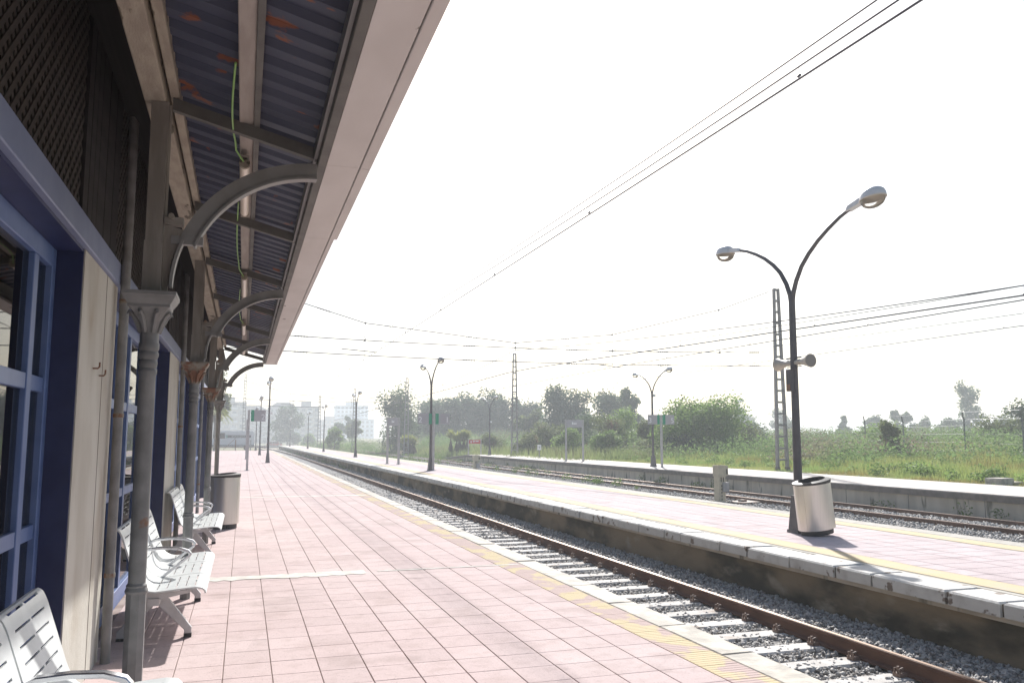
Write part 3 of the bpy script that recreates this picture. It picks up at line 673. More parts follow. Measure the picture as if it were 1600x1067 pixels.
# ------------------------------------------------------------------ benches
def make_bench(yc, lab):
    b = thing('bench', lab, 'bench', (0, yc, 0), 0, 'white benches along the station wall')
    L = .70; xs_p = [(-.245, .385), (-.25, .405), (-.265, .42), (-.31, .428), (-.37, .425), (-.43, .42), (-.49, .414), (-.55, .408), (-.61, .405), (-.665, .415), (-.71, .44), (-.745, .485), (-.768, .54), (-.788, .60), (-.808, .66), (-.828, .72), (-.848, .78), (-.868, .84), (-.885, .875), (-.905, .89), (-.918, .88)]
    # dense profile: solid slat / slot alternation
    segs = []
    d = [0.0]
    for p, q in zip(xs_p, xs_p[1:]): d.append(d[-1] + math.hypot(q[0]-p[0], q[1]-p[1]))
    tot = d[-1]
    def at(s):
        for i in range(len(d)-1):
            if s <= d[i+1] + 1e-9:
                t = (s - d[i]) / (d[i+1] - d[i]); return (xs_p[i][0] + t*(xs_p[i+1][0]-xs_p[i][0]), xs_p[i][1] + t*(xs_p[i+1][1]-xs_p[i][1]))
        return xs_p[-1]
    st = [0]; slot = []
    s = 0
    holes = [.095, .165, .235, .305, .375, .62, .69, .76, .83, .90, .97]
    for k in range(80):
        pass
    marks = sorted([tot*k/44 for k in range(45)] + [h for h in holes] + [h + .011 for h in holes])
    marks = [m_ for i, m_ in enumerate(marks) if i == 0 or m_ - marks[i-1] > 1e-4]
    us = [0, .13, .5 - .02, .5 + .02, .87, 1.0]
    for c in (-1, 0, 1):
        y0 = c * (L + .022) - L/2; vs = []; fs = []; nu = len(us)
        for m_ in marks:
            x, z = at(m_)
            for u in us: vs.append((x, y0 + u * L, z))
        for i in range(len(marks)-1):
            mid = (marks[i] + marks[i+1]) / 2
            hole = any(h < mid < h + .011 for h in holes)
            for k in range(nu-1):
                if hole and k in (1, 3): continue
                fs.append((i*nu+k, i*nu+k+1, (i+1)*nu+k+1, (i+1)*nu+k))
        o = MB().add(vs, fs).build('seat', 'bench_paint', b)
        o.data.polygons.foreach_set('use_smooth', [True]*len(o.data.polygons))
        md = o.modifiers.new('solid', 'SOLIDIFY'); md.thickness = .012; md.offset = 1
        md2 = o.modifiers.new('edge', 'EDGE_SPLIT'); md2.split_angle = R(40)
    MB().box(-.66, -.58, -1.02, 1.02, .30, .355).build('beam', 'bench_frame', b)
    for c in (-1, 0, 1):
        for e in (-.26, .26):
            y = c * (L + .022) + e
            MB().prism([(-.34, .405), (-.62, .39), (-.70, .41), (-.70, .36), (-.60, .34), (-.36, .385)], 'y', y - .015, y + .015).build('support', 'bench_frame', b)
    for e in (-.77, .77):
        lg = MB(); w = .024
        lg.prism([(-.62, .37), (-.57, .37), (-.345, .075), (-.345, .03), (-.40, .03), (-.40, .06), (-.64, .30)], 'y', e - w, e + w)
        lg.prism([(-.66, .36), (-.60, .30), (-.84, .05), (-.84, .02), (-.90, .02), (-.90, .07)], 'y', e - w + .002, e + w - .002)
        bevel(lg.build('leg', 'bench_frame', b), .004)
        MB().box(-.402, -.343, e - .027, e + .027, 0, .031).build('foot', 'bin_black', b)
        MB().box(-.902, -.838, e - .027, e + .027, 0, .021).build('foot', 'bin_black', b)
    for e in (-.361, .361):
        P = [(-.80, .60), (-.79, .635), (-.74, .655), (-.62, .662), (-.50, .655), (-.42, .63), (-.398, .605), (-.41, .585), (-.46, .545), (-.56, .465), (-.63, .41)]
        vs = []; 
        ar = MB()
        n = len(P)
        for i, (x, z) in enumerate(P):
            t = np.array(P[min(i+1, n-1)]) - np.array(P[max(i-1, 0)]); t = t / np.linalg.norm(t); nn = np.array((-t[1], t[0])) * .012
            w = .026 if i < 8 else .02
            vs += [(x + nn[0], e - w, z + nn[1]), (x + nn[0], e + w, z + nn[1]), (x - nn[0], e + w, z - nn[1]), (x - nn[0], e - w, z - nn[1])]
        fs = [(i*4+k, i*4+(k+1) % 4, (i+1)*4+(k+1) % 4, (i+1)*4+k) for i in range(n-1) for k in range(4)] + [(3, 2, 1, 0), tuple((n-1)*4+k for k in range(4))]
        a = autosmooth(ar.add(vs, fs).build('armrest', 'chrome', b), 50); bevel(a, .005, 2)
    return b
make_bench(3.44, 'white slatted bench nearest, its back cut by the left picture edge')
make_bench(8.18, 'white slatted three-seat bench just beyond the nearest column')
make_bench(12.85, 'white slatted three-seat bench in front of the steel bin')

# ------------------------------------------------------------------ litter bins
def make_bin(loc, rot, lab, ex, ey, h, rx=0, ry=0):
    t = thing('litter_bin', lab, 'bin', loc, rot, None)
    t.rotation_euler = (rx, ry, rot)
    autosmooth(MB().lathe([(.235, 0), (.235, .10)], 40, ex=ex, ey=ey).build('base', 'bin_black', t))
    n = 40
    for k, (a0, a1) in enumerate(((-2.6, -.9), (-.9, .9), (.9, 2.6), (2.6, 3.683))):
        q = 14; vs = []
        for i in range(q + 1):
            a = a0 + (a1 - a0) * i / q + (.006 if i == 0 else -.006 if i == q else 0)
            for r, z in ((.27, .085), (.27, h - .02), (.258, h - .02), (.258, .085)): vs.append((ex * r * cos(a), ey * r * sin(a), z))
        fs = [(i*4+m_, i*4+(m_+1) % 4, (i+1)*4+(m_+1) % 4, (i+1)*4+m_) for i in range(q) for m_ in range(4)] + [(3, 2, 1, 0), tuple(q*4+m_ for m_ in range(4))]
        autosmooth(MB().add(vs, fs).build('panel', 'steel_bin', t))
    vs = []
    for i in range(n):
        a = 2*pi*i/n
        tilt = .018 * cos(a)
        for r, z in ((.276, h - .03), (.282, h + .012 + tilt), (.20, h + .03 + tilt), (.20, h - .06)): vs.append((ex*r*cos(a), ey*r*sin(a), z))
    fs = [(i*4+m_, i*4+m_+1, ((i+1) % n)*4+m_+1, ((i+1) % n)*4+m_) for i in range(n) for m_ in range(3)]
    autosmooth(MB().add(vs, fs).build('lid', 'bin_black', t))
    MB().lathe([(.20, h - .07), (.20, h - .06)], 30, ex=ex, ey=ey).build('liner', 'bin_black', t)
    return t
make_bin((-.28, 15.95, 0), 0.25, 'steel litter bin standing behind the farthest white bench', .95, 1.15, .93)
bn = make_bin((9.12, 11.73, 0.03), 0, 'leaning stainless steel litter bin at the foot of the nearest lamp post', 1.20, .90, .86)
bn.rotation_euler = (R(2), R(-7), 0)

# ------------------------------------------------------------------ lamp posts
def lamp_parts():
    D = {}
    D['base'] = MB().frus(0, 0, 0, .05, .15, .15, .145, .145).frus(0, 0, .05, .62, .13, .13, .085, .085).mesh('base', 'lamp_paint')
    D['pole'] = MB().tube([(0, 0, .6), (0, 0, 2.0), (0, 0, 4.12)], [.074, .066, .055], 14).mesh('pole', 'lamp_paint')
    for s, nm in ((1, 'armN'), (-1, 'armS')):
        P = [(0, s*.012, 3.95), (0, s*.05, 4.12), (0, s*.14, 4.32), (0, s*.30, 4.55), (0, s*.5, 4.73), (0, s*.75, 4.90), (0, s*1.02, 5.04), (0, s*1.3, 5.16), (0, s*1.55, 5.235)]
        D[nm] = MB().tube(P, [.045, .043, .041, .038, .036, .034, .032, .03, .029], 10).mesh('arm', 'lamp_paint')
        h = MB()   # neck + upper shell
        h.prism([(s*1.50, 5.20), (s*1.86, 5.255), (s*1.86, 5.34), (s*1.55, 5.275)], 'x', -.06, .06)
        n = 20; prof = [(1.0, 0.0), (.97, .05), (.86, .10), (.62, .14), (.3, .16), (.05, .165)]
        vs = [(.165*r*cos(2*pi*k/n), s*2.06 + .235*r*sin(2*pi*k/n), 5.27 + z + .06*(.235*r*sin(2*pi*k/n))*s) for r, z in prof for k in range(n)]
        h.add(vs, [(i*n+k, i*n+(k+1) % n, (i+1)*n+(k+1) % n, (i+1)*n+k) for i in range(len(prof)-1) for k in range(n)] + [tuple((len(prof)-1)*n+k for k in range(n))])
        D[nm+'h'] = h.mesh('lamp_head', 'lamp_head')
        prof = [(1.02, .004), (1.02, -.012), (.95, -.01), (.9, .03), (.5, .10), (.1, .12)]
        vs = [(.165*r*cos(2*pi*k/n), s*2.06 + .235*r*sin(2*pi*k/n), 5.266 + z + .06*(.235*r*sin(2*pi*k/n))*s) for r, z in prof for k in range(n)]
        D[nm+'r'] = MB().add(vs, [(i*n+k, i*n+(k+1) % n, (i+1)*n+(k+1) % n, (i+1)*n+k) for i in range(len(prof)-1) for k in range(n)]).mesh('reflector', 'reflector')
        prof = [(.93, -.008), (.90, -.05), (.75, -.10), (.45, -.135), (.12, -.15)]
        vs = [(.165*r*cos(2*pi*k/n), s*2.06 + .235*r*sin(2*pi*k/n), 5.264 + z + .06*(.235*r*sin(2*pi*k/n))*s) for r, z in prof for k in range(n)]
        D[nm+'g'] = MB().add(vs, [(i*n+k, i*n+(k+1) % n, (i+1)*n+(k+1) % n, (i+1)*n+k) for i in range(len(prof)-1) for k in range(n)] + [tuple((len(prof)-1)*n+k for k in range(n))]).mesh('bowl', 'lamp_glass')
    sp = MB().tube([(0, .05, 2.90), (0, .16, 2.90)], [.04, .055], 12); sp.tube([(0, .16, 2.90), (0, .22, 2.90), (0, .30, 2.90), (0, .40, 2.90), (0, .45, 2.90)], [.045, .05, .07, .10, .118], 18)
    D['spk'] = sp.mesh('loudspeaker', 'speaker')
    D['spkm'] = MB().tube([(0, .30, 2.90), (0, .435, 2.90)], [.03, .05], 12).mesh('driver', 'speaker')
    D['spkd'] = MB().tube([(0, .4505, 2.90), (0, .453, 2.90)], [.105, .105], 18).mesh('horn_mouth', 'speaker_mouth')
    D['brk'] = MB().box(-.01, .01, -.2, .2, 2.97, 2.985).box(-.01, .01, -.2, .2, 2.82, 2.835).mesh('speaker_bracket', 'lamp_paint')
    D['box'] = MB().box(-.13, -.055, -.06, .06, 2.40, 2.78).mesh('fuse_box', 'lamp_paint')
    D['cover'] = MB().box(-.137, -.131, -.05, .05, 2.42, 2.52).mesh('box_cover', 'brown_post')
    for k in ('pole', 'armN', 'armS', 'armNh', 'armSh', 'armNr', 'armSr', 'armNg', 'armSg', 'spk'):
        me = D[k]; bm = bmesh.new(); bm.from_mesh(me)
        for f in bm.faces: f.smooth = True
        for e in bm.edges:
            if len(e.link_faces) == 2 and e.calc_face_angle(0) > R(38): e.smooth = False
        bm.to_mesh(me); bm.free()
    return D
LP = lamp_parts()
def lamp_post(loc, lab, spk=False, box=False, lean=0.0, dev=None, sc_=1.0):
    t = thing('lamp_post', lab, 'street lamp', loc, 0, 'double-armed lamp posts on the platforms')
    t.rotation_euler = (0, lean, 0); t.scale = (sc_,) * 3
    obj('base', LP['base'], t); obj('pole', LP['pole'], t)
    for nm in ('armN', 'armS'):
        obj('arm', LP[nm], t); h = obj('lamp_head', LP[nm+'h'], t); obj('reflector', LP[nm+'r'], h); obj('bowl', LP[nm+'g'], h)
    if spk:
        for r in (0, pi):
            s = obj('loudspeaker', LP['spk'], t, rot=(0, 0, r)); obj('driver', LP['spkm'], s); obj('horn_mouth', LP['spkd'], s)
        obj('speaker_bracket', LP['brk'], t)
    if box:
        bx = obj('fuse_box', LP['box'], t); obj('box_cover', LP['cover'], bx)
    if dev:
        MB().box(.04, .2, -.06, .06, dev, dev + .16).build('camera_box', 'white_paint', t)
    return t
lamp_post((9.07, 12.13, 0), 'tall double-armed lamp post behind the leaning steel bin, with loudspeakers', True, True, R(0.35))
lamp_post((8.85, 40.45, 0), 'double-armed lamp post on the island beside the 2 and 1 sign')
lamp_post((9.0, 70.5, 0), 'third double-armed lamp post along the island platform', dev=3.0)
lamp_post((9.0, 99.6, 0), 'fourth double-armed lamp post along the island platform', dev=2.9)
lamp_post((9.2, 127.5, 0), 'fifth double-armed lamp post along the island platform')
lamp_post((8.6, 166.0, 0), 'farthest double-armed lamp post at the island end', dev=3.2)
lamp_post((1.55, 56.1, 0), 'nearest lamp post on the pink platform beyond the 2 sign', dev=3.1)
lamp_post((1.50, 81.2, 0), 'second lamp post on the pink platform, seen past the 2 sign')
lamp_post((1.55, 110.5, 0), 'last lamp post at the end of the pink platform')
lamp_post((21.9, 42.0, 0), 'double-armed lamp post beside the 3 and 5 sign', box=True, dev=3.9)
lamp_post((21.9, 74.5, 0), 'double-armed lamp post at the far end of the concrete platform', dev=3.0)

# ------------------------------------------------------------------ overhead line masts
def mast(x, y, z0, h, lab, rz=0.0, w0=.29, w1=.12, th=.10):
    t = thing('overhead_mast', lab, 'mast', (x, y, z0), rz, 'lattice masts of the overhead line')
    for s in (-1, 1):
        MB().add([(s*w0-.05, -th, 0), (s*w0+.05, -th, 0), (s*w0+.05, th, 0), (s*w0-.05, th, 0), (s*w1-.045, -th*.8, h), (s*w1+.045, -th*.8, h), (s*w1+.045, th*.8, h), (s*w1-.045, th*.8, h)],
                 [(0,3,2,1),(4,5,6,7),(0,1,5,4),(1,2,6,5),(2,3,7,6),(3,0,4,7)]).build('leg', 'mast_grey', t)
        MB().box(s*w0-.075, s*w0+.075, -th-.03, th+.03, -.15, .16).build('footing', 'concrete_edge', t)
    n = int(h / .56)
    for k in range(1, n + 1):
        z = h * k / n - .06; w = w0 + (w1 - w0) * z / h - .046
        MB().box(-w, w, -th*.62, th*.62, z - .05, z + .05).build('rung', 'mast_grey', t)
    return t
masts = [(25.75, 35.6, 0.0, 9.2, 'pale lattice mast seen just left of the nearest lamp post'), (23.3, 71.3, 0.0, 9.25, 'lattice mast behind the far end of the concrete platform'),
         (19.6, 104, -.7, 9.9, 'lattice mast in front of the loose eucalyptus tree'), (16.3, 130, -.5, 9.7, 'lattice mast beyond the island, behind the third island lamp'),
         (12.7, 150, -.6, 9.6, 'lattice mast beside the fourth island lamp'), (9.9, 182, -.8, 10.2, 'small distant lattice mast above the round dark tree'), (0.03, 150, -.2, 12.8, 'tall lattice mast rising behind the white van')]
for m_ in masts: mast(*m_)

# ------------------------------------------------------------------ overhead wires
def sagline(p, q, sag, n=24):
    p, q = np.array(p, float), np.array(q, float)
    return [tuple(p + (q - p) * t - np.array((0, 0, 4 * sag * t * (1 - t)))) for t in np.linspace(0, 1, n + 1)]
def overhead(x, y0, supports, zc, zm, lab, sag, r=.011, x_at=None, twin=True):
    t = thing('overhead_line', lab, 'overhead wire')
    fx = (lambda yy: x) if x_at is None else x_at
    P = [(fx(yy), yy, zc) for yy in np.linspace(supports[0], supports[-1], 60)]
    MB().tube(P, r, 6).build('contact_wire', 'wire', t)
    if twin: MB().tube([(p[0] + .05, p[1], p[2] + .004) for p in P], r * .9, 6).build('contact_wire', 'wire', t)
    pts = []
    for a, b in zip(supports, supports[1:]):
        pts += sagline((fx(a), a, zm), (fx(b), b, zm), sag)[0 if not pts else 1:]
    MB().tube(pts, r * .8, 6).build('messenger_wire', 'wire', t)
    if x < 6: MB().tube([(p[0] - .05, p[1], p[2] + .10) for p in pts], r * .7, 6).build('messenger_wire', 'wire', t)
    dr = MB(); yy = supports[0] + 3
    while yy < min(supports[-1], 100):
        zz = np.interp(yy, [p[1] for p in pts], [p[2] for p in pts])
        dr.tube([(fx(yy), yy, zc), (fx(yy), yy, zz)], .0035, 4); dr.tube([(fx(yy) - .015, yy, zc + .02), (fx(yy) + .02, yy, zc + .05)], .014, 5); yy += 5.6
    tag(dr.build('dropper_wires', 'wire', t), kind='stuff')
    return t
overhead(5.45, -20, [-24, 40.0, 98.0, 150.0, 200], 5.36, 6.35, 'overhead contact wire above the nearest track, crossing the sky diagonally', .86, .011, None, False)
overhead(13.0, -20, [-12, 36.0, 96.0, 150.0], 4.67, 5.62, 'overhead wire pair slanting from the mast top to the right picture edge', .74, .018, lambda y: 11.8 + (.186 * (36 - y) if y < 36 else .03 * (y - 36)))
overhead(17.6, -20, [-22, 36.0, 96.0, 150.0], 4.97, 5.78, 'overhead contact wire above the track by the concrete platform', .50, .015, lambda y: 16.8 + .065 * max(0, 36 - y))
overhead(23.0, -20, [-22, 36.0, 96.0], 5.10, 5.85, 'lowest overhead wire pair at the right picture edge', .45, .014, lambda y: 22.7 + .03 * max(0, 36 - y), False)
def ins(mb, p, q, n=5):
    p, q = np.array(p, float), np.array(q, float)
    for k in range(n):
        c = p + (q - p) * (k + .5) / n; d = (q - p) / n * .3
        mb.tube([tuple(c - d), tuple(c + d)], .045, 8)
def cross_span(y, s, xl, xr, zt, lab):
    t = thing('cross_span', lab, 'overhead wire', (0, 0, 0), 0, 'cross-span wires of the overhead line')
    top = [(xl, y, zt), (4.9, y, 6.58), (11.8, y, 5.95), (16.7, y, 6.52), (22.6, y, 8.0), (xr, y, zt)]
    MB().tube(top, .02, 5).build('top_wire', 'wire', t)
    up = sagline((xl, y, 6.15), (xr, y, 5.95), .32); lo = sagline((xl, y, 5.45), (xr, y, 5.27), .28)
    MB().tube(up, .02, 5).build('upper_wire', 'wire', t); MB().tube(lo, .02, 5).build('lower_wire', 'wire', t)
    for ln in (up, lo, top):
        X = [p[0] for p in ln]; Z = [p[2] for p in ln]
        for x in ((2.2, 9.6, 14.6, 19.4, 24.6) if ln is not top else (3.1, 9.7, 14.2)):
            if x > xr - .5: continue
            im = MB(); a, b = (x - .3, y, np.interp(x - .3, X, Z)), (x + .3, y, np.interp(x + .3, X, Z)); im.tube([a, b], .018, 6)
            for k in range(5):
                c = np.array(a) + (np.array(b) - np.array(a)) * (k + .5) / 5; d = (np.array(b) - np.array(a)) * .035; im.tube([tuple(c - d), tuple(c + d)], .04, 8)
            im.build('insulator', 'insulator', t)
    hg = MB()
    for x, za in ((4.9, 6.58), (11.8, 5.95), (16.7, 6.52), (22.6, 8.0)):
        zb = np.interp(x, [p[0] for p in up], [p[2] for p in up]); hg.tube([(x, y, za), (x, y, zb - .7)], .009, 4)
        hg.tube([(x, y, za - .05), (x, y, za + .05)], .03, 6); hg.tube([(x, y, zb - .05), (x, y, zb + .05)], .035, 6)
    tag(hg.build('hanger_wires', 'wire', t), kind='stuff')
    MB().tube([(3.9, y, 5.42), (5.2, y, 5.36 - .03), (5.42, y, 5.30)], .02, 6).build('steady_arm', 'wire', t)
    MB().tube([(15.6, y, 5.1), (17.2, y, 4.95)], .02, 6).build('steady_arm', 'wire', t)
cross_span(36.0, 1, -4.0, 25.6, 9.1, 'sagging cross-span wire and insulators tied to the nearest lattice mast')
cross_span(97.0, 1, -4.0, 20.0, 9.0, 'small distant cross-span wires behind the 2 and 1 sign')
mast(-4.1, 36, -.2, 9.4, 'overhead mast standing behind the station building')

# ------------------------------------------------------------------ signs
RX = (R(90), 0, 0)
def dir_sign(loc, right, left, lab, h=2.98, pz=2.42):
    t = thing('platform_sign', lab, 'sign', loc, 0)
    MB().box(-.055, .055, -.04, .04, 0, h).build('post', 'post_grey', t)
    MB().box(-.12, .12, -.1, .1, 0, .025).build('foot_plate', 'post_grey', t)
    for s, d in ((1, right), (-1, left)):
        if not d: continue
        a, b = .10, .80
        x0, x1 = (a, b) if s > 0 else (-b, -a)
        p = MB().box(x0, x1, -.03, .03, pz, h).build('panel', 'sign_grey', t)
        g0, g1 = (a - .002, a + .15) if s > 0 else (-a - .15, -a + .002)
        MB().box(g0, g1, -.034, .034, pz - .002, h + .002).build('green_stripe', 'sign_green', p)
        text(d, .40, 'white_paint', p, (s * .68, -.034, pz + .20), RX, 'number')
    return t
dir_sign((.23, 43.2, 0), '2', None, 'grey platform sign reading 2 on a single grey post')
dir_sign((8.95, 40.3, 0), '1', '2', 'grey double sign reading 2 and 1 on the island', 2.80, 2.28)
dir_sign((21.85, 40.9, 0), '5', '3', 'grey double sign reading 3 and 5 in front of the big bush', 2.86, 2.34)
pp = thing('signpost', 'bare grey post behind the 2 sign post', 'post', (.24, 65.8, 0)); MB().box(-.055, .055, -.04, .04, 0, 3.0).build('post', 'post_grey', pp); MB().box(-.12, .12, -.1, .1, 0, .025).build('foot_plate', 'post_grey', pp)
def name_board(x0, x1, y0, y1, lab):
    t = thing('name_board', lab, 'sign', ((x0 + x1) / 2, (y0 + y1) / 2, 0), 0, None)
    w = math.hypot(x1 - x0, y1 - y0) / 2; t.rotation_euler = (0, 0, math.atan2(y1 - y0, x1 - x0))
    for s in (-1, 1):
        MB().box(s*w-.06, s*w+.06, -.05, .05, 0, 2.85).build('post', 'post_grey', t)
        MB().box(s*w-.12, s*w+.12, -.1, .1, 0, .025).build('foot_plate', 'post_grey', t)
    p = MB().box(-w+.061, w-.061, -.03, .03, 2.33, 2.84).build('panel', 'sign_grey', t)
    for k in range(3): MB().box(-.16+k*.12, -.07+k*.12, -.036, -.031, 2.53, 2.64 + (.05 if k == 0 else 0)).build('white_mark', 'white_paint', p)
    return t
name_board(8.55, 9.0, 51.6, 50.2, 'grey two-post board on the island, left of the 2 and 1 sign')
name_board(21.5, 22.45, 54.2, 53.4, 'grey two-post board on the concrete platform in front of trees')
rs = thing('red_sign', 'small red board on two grey posts near the platform ramp', 'sign', (21.0, 76.5, 0))
for s in (-1, 1): MB().box(s*.62-.045, s*.62+.045, -.04, .04, 0, 1.5).build('post', 'post_grey', rs)
rp_ = MB().box(-.57, .57, -.02, .02, 1.05, 1.42).build('panel', 'sign_red', rs)
for (a, b, z0, z1) in ((-.40, -.32, 1.12, 1.34), (-.18, 0, 1.22, 1.34), (.08, .38, 1.24, 1.34)): MB().box(a, b, -.027, -.021, z0, z1).build('white_mark', 'white_paint', rp_)
ws = thing('marker_sign', 'small square white sign with a dark mark on a thin post', 'sign', (23.0, 63.9, 0))
MB().box(-.04, .04, -.03, .03, 0, .62).build('post', 'grey_arch', ws); wp = MB().box(-.16, .16, -.02, .02, .62, 1.05).build('panel', 'white_paint', ws)
MB().box(-.05, .05, -.026, -.021, .74, .94).build('dark_mark', 'sign_grey', wp)

# ------------------------------------------------------------------ trackside cabinets
def cabinet(loc, lab, h=1.36, s=1.0):
    t = thing('trackside_post', lab, 'cabinet', loc, R(12), 'cream trackside posts'); t.scale = (s,) * 3
    MB().frus(0, 0, -.1, h, .16, .13, .16, .13).build('column', 'cabinet', t)
    MB().box(-.185, .185, -.15, .15, h - .40, h + .0).build('head', 'cabinet', t)
    MB().box(.187, .33, -.11, .11, h - .38, h - .02).build('side_box', 'cabinet', t)
    MB().box(.20, .30, -.117, -.111, h - .33, h - .14).build('window', 'cabinet_dark', t)
    MB().box(.0, .27, -.20, -.131, h - .96, h - .62).build('junction_box', 'post_grey', t)
    for x in (-.075, .03): MB().box(x, x + .05, -.137, -.131, h - .60, h - .43).build('slot', 'cabinet_dark', t)
    for k in range(5): MB().box(-.05, -.01, -.137, -.131, .10 + k*.12, .17 + k*.12).build('slot', 'cabinet_dark', t)
cabinet((16.72, 26.9, -.76), 'cream slotted trackside post nearest, left of the leaning bin')
cabinet((16.1, 58.4, -.78), 'cream trackside post in front of the platform ramp', 1.15)
cabinet((17.2, 95, -.8), 'smallest cream trackside post near the far lattice mast', 1.0)
pl = thing('metal_plate', 'rusty flat plate on the ballast beside the cream post', 'plate', (17.0, 25.9, -.70), R(15))
MB().box(-.35, .75, -.4, .4, 0, .05).build('plate', 'rusty_iron', pl); MB().box(-.1, .12, -.1, .1, .05, .12).build('cover', 'rusty_iron', pl)
cb = thing('concrete_block', 'low concrete block on the grass edge at far right', 'block', (25.3, 22.6, -.05), R(10))
bevel(MB().box(-.45, .3, -.3, .3, 0, .26).build('block', 'coping_near', cb), .02); MB().box(.31, .9, -.28, .3, 0, .12).build('slab', 'concrete_wall', cb)

# ------------------------------------------------------------------ fence beyond the grass
fp = [(60.0, 88.0), (51.5, 74.5), (44.6, 63.2), (46.2, 58.8), (48.6, 54.0), (45.5, 46.6), (40.2, 37.2), (36.0, 29.5)]
fposts = [(37.4, 70.5), (40.2, 62.3), (43.0, 57.2), (46.0, 53.0), (43.5, 46.4), (41.0, 38.9), (38.2, 32.6)]
fn = thing('wire_fence', 'rusty wire fence with cranked posts crossing the grass', 'fence')
for (x, y) in fposts:
    z = float(gh(x, y)); MB().tube([(x, y, z - .1), (x, y, z + 2.35), (x - .22, y - .12, z + 2.8)], .045, 6).build('post', 'grey_iron', fn)
for k, hz in enumerate((.5, 1.0, 1.5, 2.0, 2.35, 2.78)):
    dx = (-.22, -.12) if hz > 2.7 else (0, 0)
    MB().tube([(x + dx[0], y + dx[1], float(gh(x, y)) + hz) for x, y in fposts], .008, 4).build('strand', 'wire', fn)

# ------------------------------------------------------------------ vegetation
def leaf_cloud(n, clumps, size, flat=0.0, asp=2.0, drop=0.0):
    """clumps: (cx,cy,cz,rx,ry,rz) -> quads scattered through the volumes"""
    C = np.array(clumps, float); w = (C[:, 3] * C[:, 4] * C[:, 5]) ** .75; w /= w.sum()
    k = RNG.choice(len(C), n, p=w); d = RNG.normal(0, 1, (n, 3)); d /= np.linalg.norm(d, axis=1)[:, None]
    r = RNG.uniform(0, 1, n) ** .42 * (1 + RNG.normal(0, .09, n)); P = C[k, :3] + d * r[:, None] * C[k, 3:]
    nrm = d * .55 + RNG.normal(0, .6, (n, 3)); nrm[:, 2] += .35; nrm /= np.linalg.norm(nrm, axis=1)[:, None]
    t = RNG.normal(0, 1, (n, 3)); t[:, 2] -= drop; u = np.cross(nrm, t); u /= np.linalg.norm(u, axis=1)[:, None]; v = np.cross(nrm, u)
    s = size * RNG.uniform(.55, 1.3, n)[:, None]
    a, b = v * s * .5 * asp ** .5, u * s * .5 / asp ** .5
    bend_ = nrm * s * .12
    V = np.stack([P - a - bend_, P + b * 1.1, P + a - bend_, P - b * 1.1], 1).reshape(-1, 3)
    return V, np.arange(4 * n).reshape(-1, 4)
def tree(name, lab, x, y, z, h, w, m, clumps=9, n=3500, leaf=.32, base=.25, style='round', cat='tree', group=None, seed=0, trunk=True, tr=None):
    rr = random.Random(seed); t = thing(name, lab, cat, (x, y, z), 0, group)
    cl = []; top = h
    for k in range(clumps):
        f = (k + .5) / clumps
        if style == 'euc':
            zc = h * (base + (1 - base) * f * .93); ww = w * .5 * (1 - .55 * abs(f - .4)); a = rr.uniform(0, 2 * pi); q = rr.uniform(.15, .75) * ww
            s = w * rr.uniform(.15, .25); cl.append((q*cos(a), q*sin(a), zc, s, s, s * rr.uniform(1.0, 1.5)))
        elif style == 'cone':
            zc = h * (base + (1 - base) * f); ww = w * .5 * (1.05 - f); a = rr.uniform(0, 2*pi); q = .4 * ww; s = max(.12 * w, ww * .8); cl.append((q*cos(a), q*sin(a), zc, s, s, h*.1))
        else:
            a = k * 2.4 + rr.uniform(-.4, .4); e = rr.uniform(.0, 1.0); q = w * .34 * rr.uniform(.25, 1.05)
            zc = h * (base + .12) + (h * (1 - base) - h * .24) * e; s = w * rr.uniform(.14, .25); q *= (1.15 - .6 * abs(e - .35))
            cl.append((q*cos(a), q*sin(a), zc, s, s, s * rr.uniform(.7, 1.0)))
    topz = max(c[2] + c[5] for c in cl); k_ = h / topz; cl = [(c[0], c[1], c[2] * k_, *c[3:]) for c in cl]
    V, F = leaf_cloud(n, cl, leaf)
    obj('crown', fast_mesh('crown', V, F, m), t)
    if trunk:
        mb = MB(); r0 = tr or h * .022
        zt = h * (base + .45 * (1 - base))
        spine = [(rr.uniform(-.02, .02)*h*f, rr.uniform(-.02, .02)*h*f, zt * f) for f in (0, .3, .6, 1.0)]
        mb.tube([(0, 0, -.2)] + spine, [r0*1.3, r0*1.15, r0, r0*.8, r0*.55], 7)
        for c in cl:
            f = rr.uniform(.35, .95); b0 = (spine[-1][0]*f, spine[-1][1]*f, zt*f)
            mid = ((b0[0]+c[0])*.5, (b0[1]+c[1])*.5, (b0[2]+c[2])*.5 - .03*h)
            mb.tube([b0, mid, c[:3]], [r0*.45, r0*.3, r0*.1], 5)
        mb.build('trunk', 'bark', t)
    return t
def G(x, y): return float(gh(x, y)) - .05
